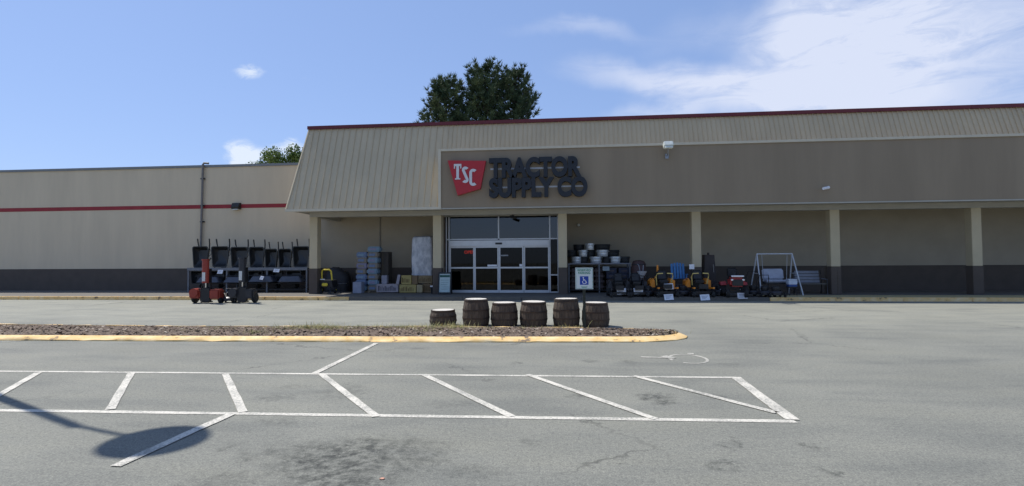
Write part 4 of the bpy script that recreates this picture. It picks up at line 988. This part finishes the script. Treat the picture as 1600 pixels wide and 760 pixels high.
# ------------------------------------------------------------------ riding mowers
def zero_turn(label, col, px, pyb, s=1.0, tow=None, grp='riding mowers along the sidewalk', cards=()):
    g_ = PZ(px,pyb,ZS); t = thing('riding_mower',label,'mower',(g_.x,g_.y+.45*s,ZS),R(random.uniform(-6,6)),grp); t.scale = (s,s,s)
    lbm = mat('pale_gold_grip',(.62,.48,.16),.4) if col is ORG else BLACKM
    for s_ in (-1,1):
        m = MB(); m.prism([(s_*.20,.2,.30),(s_*.27,.2,.30),(s_*.40,-.55,.34),(s_*.33,-.55,.34)],(0,0,.06)); m.build('front_arm',col,t)
        m = MB(); m.tube([(s_*.37,-.52,.40),(s_*.37,-.52,.30),(s_*.37,-.47,.12)],.02,6); m.build('caster_fork',BLACKM,t); wheel(t,(s_*.37,-.46,.12),.12,.09)
        wheel(t,(s_*.42,.55,.24),.24,.2,rimc=BLACKM)
        m = MB(); m.prism([(s_*.30,.32,.36),(s_*.50,.32,.36),(s_*.50,.30,.62),(s_*.36,.34,.72),(s_*.30,.34,.6)],(0,.5,0)); m.build('fender',col,t)
        m = MB(); m.tube([(s_*.28,.12,.45),(s_*.33,.02,.80),(s_*.30,-.06,.92),(s_*.08,-.08,.93)],.022,8); m.build('lap_bar',lbm,t,True)
    m = MB(); m.cbox((0,-.1,.16),(.95,.5,.10),.04); m.cbox((0,-.34,.2),(.6,.06,.06),.02); m.build('cutting_deck',BLACKM if col is not SPB else BLACK,t,True)
    m = MB(); m.cbox((0,-.30,.36),(.36,.40,.05),.01); m.cbox((0,-.49,.44),(.36,.03,.16),.01); m.build('foot_plate',BLACK,t)
    m = MB(); m.cbox((0,.26,.60),(.42,.42,.12),.05); m.build('seat',BLACK,t,True)
    m = MB(); m.cbox((0,.47,.84),(.42,.12,.42),.06,Matrix.Rotation(R(-10),3,'X').to_4x4()); m.build('backrest',BLACK,t,True)
    m = MB(); m.cbox((0,.8,.55),(.5,.4,.35),.05); m.build('engine',BLACK,t,True)
    for cpx,cpy,cY in cards: 
        card(t,cpx,cpy,cY,.36,.24,-3)
    for ch in [o for o in bpy.data.objects if o.parent == t and o.name.startswith('price_card')]:
        ch.location = Vector(ch.location)/s; ch.scale = (1/s,1/s,1/s)
    return t
zero_turn('dark zero-turn mower with a tilted white card, left of the pair near the tub rack',SPB,969,465,.9,cards=((971,455.5,21.72),))
zero_turn('dark zero-turn mower with a white card, between the other dark mower and the orange one',SPB,998,465,.9,cards=((997.5,454.8,21.72),))
zero_turn('orange-yellow zero-turn mower with two white cards, in front of the blue chair',ORG,1042,465,1.0,cards=((1045,448,21.8),(1045,464.5,21.6-.02)))
zero_turn('orange-yellow zero-turn mower with one low white card, in front of the canopy column',ORG,1099,465,1.0,cards=((1101.5,465,21.6-.02),))
# tall orange sprayer / post of the first one, silver part behind dark mowers
def chipper(px,pyb,lab,tall):
    g_ = PY(px,460,22.9); t = thing('wood_chipper',lab,'chipper',(g_.x,22.9,ZS),R(-8),'orange yard machines beside the orange mowers')
    m = MB(); m.prism([(-.05,0,.75),(.06,0,.75),(.03,0,tall),(-.03,0,tall)],(0,.1,0)); m.build('chute',ORG,t)
    m = MB(); m.prism([(-.22,-.12,.42),(.2,-.12,.42),(.12,-.12,.78),(-.12,-.12,.78)],(0,.3,0)); m.build('hopper',ORG,t)
    m = MB(); m.prism([(-.30,-.15,.3),(-.22,-.15,.3),(-.27,-.15,.7),(-.33,-.15,.7)],(0,.3,0)); m.build('side_guard',ORG,t)
    m = MB(); m.cbox((0,.0,.28),(.4,.4,.22),.05); m.build('engine',BLACK,t,True)
    for s_ in (-1,1): wheel(t,(s_*.27,.1,.17),.17,.08)
    return t
chipper(1028,460,'orange chipper with upright chute left of the first orange mower',1.25)
chipper(1085,460,'orange chipper with short chute just left of the second orange mower',1.0)
g_ = PY(1089,428,22.8); t = thing('price_tag_stand','small white tag on a thin stake above the second orange chipper','tag',(X(1081,22.8),22.8,ZS)); 
m = MB(); m.box(-.1,.1,-.005,.005,1.08,1.28); m.build('tag_plate',WHITE,t); m = MB(); m.tube([(0,.01,0),(0,.01,1.09)],.008,5); m.build('stake',BLACKM,t)
def tractor(label,col,px,pyb,rz,cards=()):
    g_ = PZ(px,pyb,ZS); t = thing('lawn_tractor',label,'mower',(g_.x,g_.y+.75,ZS),rz,'riding mowers along the sidewalk')
    m = MB(); m.box(-.26,.26,-.7,.15,.42,.78,.08); m.build('hood',col,t,True)
    m = MB(); m.cbox((0,-.715,.58),(.40,.05,.24),.02); m.build('grille',BLACK,t)
    m = MB(); m.cbox((0,-.70,.83),(.46,.12,.05),.015); m.build('white_bumper_bar',WHITE,t)
    for s_ in (-1,1):
        m = MB(); m.cbox((s_*.2,-.73,.69),(.09,.04,.06),.015); m.build('headlight',WHITE,t)
        wheel(t,(s_*.33,-.5,.17),.17,.12); wheel(t,(s_*.38,.5,.25),.25,.2,rimc=WHITE)
        m = MB(); m.prism([(s_*.26,.2,.45),(s_*.5,.2,.45),(s_*.5,.25,.56),(s_*.3,.25,.6)],(0,.6,0)); m.build('fender',col,t)
    m = MB(); m.cbox((0,.05,.2),(1.0,.5,.1),.04); m.build('cutting_deck',BLACKM,t,True)
    m = MB(); m.cbox((0,.45,.72),(.4,.4,.1),.04); m.cbox((0,.65,.95),(.4,.1,.38),.05); m.build('seat',BLACK,t,True)
    m = MB(); m.tube([(0,.05,.7),(0,.15,.92)],.02,8); 
    m.tube([(.17*math.cos(R(a)),.16+.05*math.sin(R(a)),.94+.16*math.sin(R(a))*.6) for a in range(0,361,24)],.014,6,cap=False); m.build('steering_wheel',BLACK,t,True)
    for cpx,cpy,cY in cards: card(t,cpx,cpy,cY,.36,.24,0)
    return t
tractor('red lawn tractor with white front bar and one white card, right of the canopy column',REDP,1158,466,R(-8),cards=((1160,462.5,21.62),))
for px_,py_,rz,tl,lb in [(1128,463,.2,.55,'low black push mower between the second orange mower and the red tractor'),(1182,464,-.2,1.0,'black push mower with raised loop handle at the left foot of the swing'),(1200,465,.15,.85,'black push mower in front of the swing seat'),(1014,464,.1,.75,'black push mower between the dark zero-turn and the first orange mower'),(984,463,0,.7,'black push mower between the two dark zero-turn mowers'),(1070,464,.1,.7,'black push mower between the two orange mowers'),(1217,465.5,0,.35,'low black mower deck at the right end of the mower row')]:
    g_ = PZ(px_,py_,ZS); t = thing('push_mower',lb,'mower',(g_.x,g_.y+.35,ZS),rz,'small black mowers'); push_mower(t,SPB,0,BLACKM,w=.55,tall=tl,folded=True)
# silver fan-like part and dark red drum behind the dark mowers
g_ = PY(1001,458,23.4); t = thing('fire_pit_drum','dark red-brown round drum behind the dark mowers','drum',(X(998,23.8),23.8,ZS))
m = MB(); m.lathe([(.28,0),(.3,.1),(.3,1.3),(.24,1.42),(.1,1.46)],24); m.build('drum_body',mat('dark_red_brown',(.06,.03,.028),.6),t,True); m = MB(); m.lathe([(.31,1.26),(.315,1.28),(.31,1.30)],24); m.build('band',BLACKM,t)
t = thing('spreader','small broadcast spreader with pale hopper in front of the red-brown drum','spreader',(X(1003,23.1),23.1,ZS),R(12))
m = MB(); m.lathe([(.06,.72),(.2,.98),(.21,1.0)],18); m.build('hopper',mat('pale_hopper',(.5,.5,.5),.4),t,True)
m = MB(); m.tube([(-.14,.05,.2),(-.02,0,.72),(-.1,.1,1.25),(-.16,.12,1.3)],.014,6); m.tube([(.14,.05,.2),(.02,0,.72),(.1,.1,1.25)],.014,6); m.build('frame',STEEL,t,True)
for s_ in (-1,1): wheel(t,(s_*.17,.05,.15),.15,.06)
# blue slatted chair on a wire crate
YC2 = 23.6; p = PY(1061,434,YC2); t = thing('wire_crate','pale wire crate under the blue slatted chair','crate',(p.x,YC2+.1,ZS))
zc_ = p.z-ZS-.30
m = MB()
for z in [zc_*k/5 for k in range(6)]: 
    for a,b in (((-.3,-.25),(.3,-.25)),((.3,-.25),(.3,.25)),((.3,.25),(-.3,.25)),((-.3,.25),(-.3,-.25))): m.tube([(a[0],a[1],z+.01),(b[0],b[1],z+.01)],.008,4)
for k in range(7):
    for yy in (-.25,.25): m.tube([(-.3+k*.1,yy,0),(-.3+k*.1,yy,zc_)],.006,4)
m.build('wires',STEEL,t)
BCH = mat('blue_chair_paint',(.06,.20,.42),.5,var=.1); t = thing('blue_chair','bright blue slatted garden chair raised behind the orange mower','chair',(p.x,YC2+.1,ZS+zc_+.02))
m = MB(); 
for k in range(5): m.cbox((-.24+k*.12,.16,.52+ (.03 if k in (1,3) else (.05 if k==2 else 0))),(.095,.025,.72),.01,Matrix.Rotation(R(-12),3,'X').to_4x4())
m.build('back_slats',BCH,t)
m = MB(); 
for k in range(4): m.cbox((0,-.22+k*.1,.24),(.56,.085,.02),.004)
m.build('seat_slats',BCH,t)
for s_ in (-1,1):
    m = MB(); m.cbox((s_*.31,-.05,.42),(.08,.5,.022),.004); m.build('arm',BCH,t)
    for yy in (-.26,.14):
        m = MB(); m.cbox((s_*.28,yy,.2),(.04,.06,.40),.004); m.build('leg',BCH,t)
# tall smokers by the column
def smoker(px,Y,zt,w,lab):
    t = thing('smoker_cabinet',lab,'smoker',(X(px,Y),Y,ZS))
    c_ = mat('smoker_brown',(.045,.03,.028),.5)
    m = MB(); m.prism([(-w/2,-.2,.1),(w/2,-.2,.1),(w*.34,-.2,zt),(-w*.34,-.2,zt)],(0,.42,0)); m.build('cabinet',c_,t)
    m = MB(); m.prism([(-w*.42,-.225,.5),(w*.42,-.225,.5),(w*.31,-.225,zt-.08),(-w*.31,-.225,zt-.08)],(0,.022,0)); d = m.build('door',mat('smoker_door',(.035,.026,.025),.4),t)
    m = MB(); m.tube([(w*.25,-.25,zt*.55),(w*.22,-.25,zt*.75)],.012,6); m.build('handle',STEEL,d)
    m = MB(); m.tube([(0,0,zt-.01),(0,0,zt+.1)],.05,10); m.build('vent',c_,t)
    for sx_ in (-1,1):
        for yy in (-.16,.18):
            m = MB(); m.box(sx_*w*.42-.02,sx_*w*.42+.02,yy-.02,yy+.02,0,.099); m.build('leg',BLACKM,t)
smoker(1107,24.4,1.68,.62,'tall dark brown tapered smoker right of the canopy column'); 
# porch swing
YS2 = 23.6
WPF = mat('white_powder_coat',(.52,.54,.56),.45); CUS = mat('grey_white_cushion',(.38,.40,.46),.85,bump=.2,bscale=8)
xa_, xb_ = X(1183,YS2), X(1238,YS2); zt_ = Zh(1210,397,YS2)-ZS; t = thing('porch_swing','white metal frame swing with pale cushioned seat right of the mowers','swing',((xa_+xb_)/2,YS2,ZS)); w = (xb_-xa_)/2
m = MB(); m.tube([(-w,0,zt_),(w,0,zt_)],.028,10); m.build('top_bar',WPF,t,True)
for s_ in (-1,1):
    for yy in (-.75,.65):
        m = MB(); m.tube([(s_*w,0,zt_),(s_*(w+.10),yy,0)],.026,8); m.build('frame_leg',WPF,t,True)
    m = MB(); m.tube([(s_*(w+.05),-.36,zt_*.52),(s_*(w+.05),.32,zt_*.52)],.015,6); m.build('frame_brace',WPF,t)
    m = MB(); m.tube([(s_*w*.72,0,zt_),(s_*w*.66,.0,.55)],.008,5); m.build('hanger_rod',WPF,t)
sw = w*.66
m = MB(); m.box(-sw,sw,-.28,.22,.45,.50,.01); m.build('seat_frame',BLACKM,t)
m = MB(); m.cbox((0,-.03,.56),(sw*1.9,.48,.10),.04); m.build('seat_cushion',CUS,t,True)
m = MB(); m.cbox((0,.24,.84),(sw*1.85,.12,.46),.05,Matrix.Rotation(R(-12),3,'X').to_4x4()); m.build('back_cushion',CUS,t,True)
# bench
YBn = 23.9; xa_, xb_ = X(1245,YBn), X(1287,YBn); t = thing('garden_bench','dark framed garden bench with a pale slanted back right of the swing','bench',((xa_+xb_)/2,YBn,ZS)); w = (xb_-xa_)/2; LB = mat('grey_slat',(.22,.23,.26),.7)
m = MB()
for k in range(4): m.cbox((-.04,.24+k*.035,.52+k*.13),(w*1.9,.03,.115),.006,Matrix.Rotation(R(-14),3,'X').to_4x4())
m.build('backrest',LB,t)
m = MB()
for k in range(5): m.cbox((0,-.26+k*.1,.43),(w*2,.085,.025),.005)
m.build('seat',mat('brown_grey_slat',(.16,.15,.13),.7),t)
for s_ in (-1,1):
    m = MB(); m.tube([(s_*w,-.3,0),(s_*w,-.28,.62),(s_*w,.2,.64)],.02,8); m.build('arm',LB,t,True)
    m = MB(); m.tube([(s_*w,.3,0),(s_*w,.2,.43),(s_*w,.32,.98)],.02,8); m.build('rear_leg',BLACKM,t,True)
# small cooler on a stool
YQ = 22.9; p = PY(1237,447,YQ); t = thing('folding_stool','small black stool under the blue and white cooler','stool',(p.x,YQ,ZS)); hz = p.z-ZS
for a in (-1,1):
    for b in (-1,1):
        m = MB(); m.tube([(a*.14,b*.14,0),(a*.11,b*.11,hz-.07)],.014,6); m.build('leg',BLACKM,t)
m = MB(); m.box(-.18,.18,-.17,.17,hz-.07,hz-.03,.01); m.build('seat',BLACK,t)
t = thing('cooler','small white cooler with a blue base on the stool by the swing','cooler',(p.x,YQ,ZS+hz-.03))
m = MB(); m.box(-.17,.17,-.14,.14,0,.09,.02); m.build('blue_base',mat('cooler_blue',(.02,.07,.25),.4),t,True); m = MB(); m.box(-.17,.17,-.14,.14,.091,.27,.02); m.build('white_body',mat('cooler_white',(.55,.6,.68),.4),t,True); m = MB(); m.box(-.18,.18,-.15,.15,.271,.31,.015); m.build('lid',mat('cooler_white',(.55,.6,.68)),t,True)
# wire rolls beside the last column
for px_,h_,lb in ((1293,1.15,'brownish upright wire roll right of the bench, the taller one'),(1299,.95,'brownish upright wire roll next to the right column, the shorter one')):
    t = thing('wire_roll',lb,'wire roll',(X(px_,24.1),24.1 if h_>1 else 23.7,ZS),0,'wire rolls by the right column')
    m = MB()
    for k in range(12):
        a = k*math.pi/6; m.tube([(.13*math.cos(a),.13*math.sin(a),0),(.13*math.cos(a),.13*math.sin(a),h_)],.006,4)
    for k in range(9): m.lathe([(.13,h_*k/8),(.136,h_*k/8+.004),(.13,h_*k/8+.008)],14)
    m.build('wire_mesh',mat('rusty_wire',(.14,.11,.08),.7),t)
    m = MB(); m.lathe([(.09,.02),(.09,h_-.02)],12); m.build('core',mat('brown_core',(.09,.07,.05),.9),t)

# ------------------------------------------------------------------ trees
def leafmat(name, c1, c2): return mat(name, c1, .75, col2=c2, scale=1.1, thr=(.35,.65), spec=.3)
BARK = mat('pine_bark',(.09,.065,.05),.9,var=.3,scale=6,bump=.5)
def pine(lab, px, pyt, Y, wpx, zb, seed, lean=0):
    rnd = random.Random(seed); p = PY(px,pyt,Y); Ht = p.z; Rm = wpx/2/F*Y/.99
    t = thing('pine_tree',lab,'tree',(p.x,Y,0),0,'pines behind the store roof')
    m = MB(); m.tube([(0,0,0),(.1,0,Ht*.3),(-.05,.05,Ht*.6),(lean*.5,0,Ht*.85),(lean,0,Ht-.3)],[.34,.28,.2,.1,.03],10)
    nb = MB(); crown = bmesh.new(); vs, fs = [], []
    def tuft(c, d, s):
        for _ in range(18):
            dd = (d*.9+Vector((rnd.gauss(0,.55),rnd.gauss(0,.55),rnd.gauss(.12,.45)))).normalized()
            sd = dd.cross(Vector((rnd.random()-.5,rnd.random()-.5,rnd.random()-.5))).normalized()*.03*s
            b0 = c+dd*.03; L = rnd.uniform(.22,.42)*s; i = len(vs)
            vs.extend((b0-sd,b0+sd,b0+dd*L)); fs.append((i,i+1,i+2))
    z = zb
    while z < Ht-.35:
        f = (z-zb)/(Ht-zb); env = Rm*min(1,(1-f)**.5*1.02)*(.75 if f<.06 else 1)
        for k in range(5 if f<.85 else 3):
            a = rnd.uniform(0,2*math.pi); L = env*rnd.uniform(.55,1.12); up = .25+.75*f
            o = Vector((lean*f*.8,0,z)); tip = o+Vector((math.cos(a)*L,math.sin(a)*L,L*up*rnd.uniform(.55,1.0)))
            mid = o.lerp(tip,.5)+Vector((0,0,-L*.10)); m.tube([o,mid,tip],[.05,.03,.01],5,cap=False)
            n = max(3,int(L*3.4))
            for j in range(n):
                q = .22+.78*(j+.5)/n; c = (o.lerp(mid,q*2) if q<.5 else mid.lerp(tip,q*2-1))
                d = (tip-mid).normalized()
                for _ in range(1 if rnd.random()<.15 else 2):
                    c2 = c+Vector((rnd.gauss(0,.28),rnd.gauss(0,.28),rnd.gauss(.06,.16)))*(.35+.65*(1-q)+.2); tuft(c2,(d+Vector((0,0,.5))).normalized(),rnd.uniform(.85,1.25))
            tuft(tip,(d+Vector((0,0,.7))).normalized(),1.35); tuft(tip+(tip-mid).normalized()*.25+Vector((0,0,.15)),(d+Vector((0,0,1.2))).normalized(),1.3); tuft(tip-(tip-mid)*.15,d,1.2)
        z += .25
    for _ in range(8): tuft(Vector((lean+rnd.gauss(0,.08),rnd.gauss(0,.08),Ht-rnd.uniform(.2,.7))),Vector((0,0,1)),1.1)
    me = bpy.data.meshes.new('foliage'); me.from_pydata(vs,[],fs); me.materials.append(leafmat('pine_needles',(.032,.060,.030),(.105,.135,.055)))
    o = bpy.data.objects.new('crown',me); S.collection.objects.link(o); o.parent = t
    m.build('trunk',BARK,t)
pine('broad dark pine with the highest top, middle of the trees behind the roof',758,106,44,112,8.6,1)
pine('dark pine with upswept branches at the right of the tree group behind the roof',803,111,45.5,112,8.6,2)
pine('shorter dark pine standing a little apart at the left behind the roof',697,128,43,108,8.0,3)
def broadleaf(lab, px, pyt, Y, wpx, zb, seed):
    rnd = random.Random(seed); p = PY(px,pyt,Y); Ht = p.z; Rm = wpx/2/F*Y
    t = thing('broadleaf_tree',lab,'tree',(p.x,Y,0),0,'leafy trees behind the left wall')
    m = MB(); m.tube([(0,0,0),(0,.1,Ht*.35),(.1,0,Ht*.6)],[.28,.22,.12],8); vs, fs = [], []
    lobes = [(Vector((rnd.uniform(-.75,.75)*Rm,rnd.uniform(-.75,.75)*Rm,zb+(Ht-zb)*rnd.uniform(.15,.85))),rnd.uniform(.22,.36)*Rm) for _ in range(22)]+[(Vector((0,0,Ht-.32*Rm)),.32*Rm)]
    for c,r_ in lobes:
        m.tube([(0,0,Ht*.35),c],[.08,.02],5,cap=False)
        for _ in range(int(560)):
            d = Vector((rnd.gauss(0,1),rnd.gauss(0,1),rnd.gauss(0,1))).normalized(); pp = c+d*r_*rnd.uniform(.45,1.1)
            u = Vector((rnd.gauss(0,1),rnd.gauss(0,1),rnd.gauss(0,.6))).normalized(); v = u.cross(d).normalized(); s_ = rnd.uniform(.07,.13); i = len(vs)
            vs.extend((pp-u*s_,pp+v*s_*.7,pp+u*s_,pp-v*s_*.7)); fs.append((i,i+1,i+2,i+3))
    me = bpy.data.meshes.new('foliage'); me.from_pydata(vs,[],fs); me.materials.append(leafmat('broad_leaves',(.06,.11,.025),(.14,.20,.05)))
    o = bpy.data.objects.new('crown',me); S.collection.objects.link(o); o.parent = t; m.build('trunk',BARK,t)
broadleaf('leafy green tree rising behind the left wall beside the mansard edge',460,225,50,96,6,11)
broadleaf('lower leafy green tree left of the taller one behind the left wall',420,234,52,84,6,12)

# ------------------------------------------------------------------ lot lamp added out of view on the left for its round head's shadow
gs = PZ(244,689.5); hh = 8.0; hc = gs-SUN*(hh/-SUN.z)
lp = thing('added_shadow_lamp','tall dark lamp post with a round head, added out of view to cast a shadow','lamp post',(hc.x-1.15,hc.y+.35,0))
LPM = mat('dark_bronze_paint',(.04,.035,.03),.5,.2)
m = MB(); m.tube([(0,0,.62),(0,0,4),(0,0,hh+.05)],[.09,.075,.06],16); m.build('pole',LPM,lp,True)
m = MB(); m.lathe([(.30,0),(.30,.58),(.27,.62)],24); m.build('concrete_footing',CONC,lp,True)
m = MB(); m.tube([(0,0,hh-.1),(.5,-.15,hh+.06),(.85,-.26,hh+.02)],.035,10); m.build('arm',LPM,lp,True)
m = MB(); m.lathe([(.40,hh-.06),(.44,hh-.03),(.42,hh+.04),(.22,hh+.13),(.05,hh+.16)],32,c=(1.15,-.35,0)); hd_ = m.build('lamp_head',LPM,lp,True)
m = MB(); m.lathe([(.33,hh-.09),(.36,hh-.062)],28,c=(1.15,-.35,0)); m.build('lens',mat('lamp_lens',(.75,.78,.75)),hd_,True)
# bits on the asphalt
t = PZ(597,749); m = MB(); m.prism([(-.018,-.01,0),(.012,-.014,0),(.02,.006,0),(-.006,.012,0)],(0,0,.006)); o = m.build('orange_scrap',mat('orange_scrap',(.6,.3,.2),.7)); o.location = (t.x,t.y,.002); tag(o,'tiny orange scrap of litter on the near asphalt','litter')
t = PZ(909,517,.10); m = MB(); m.lathe([(.03,0),(.04,.02),(.02,.04)],8); o = m.build('white_stone',WHITE); o.location = (t.x,t.y,.10); tag(o,'small white stone at the foot of the parking sign post','stone')
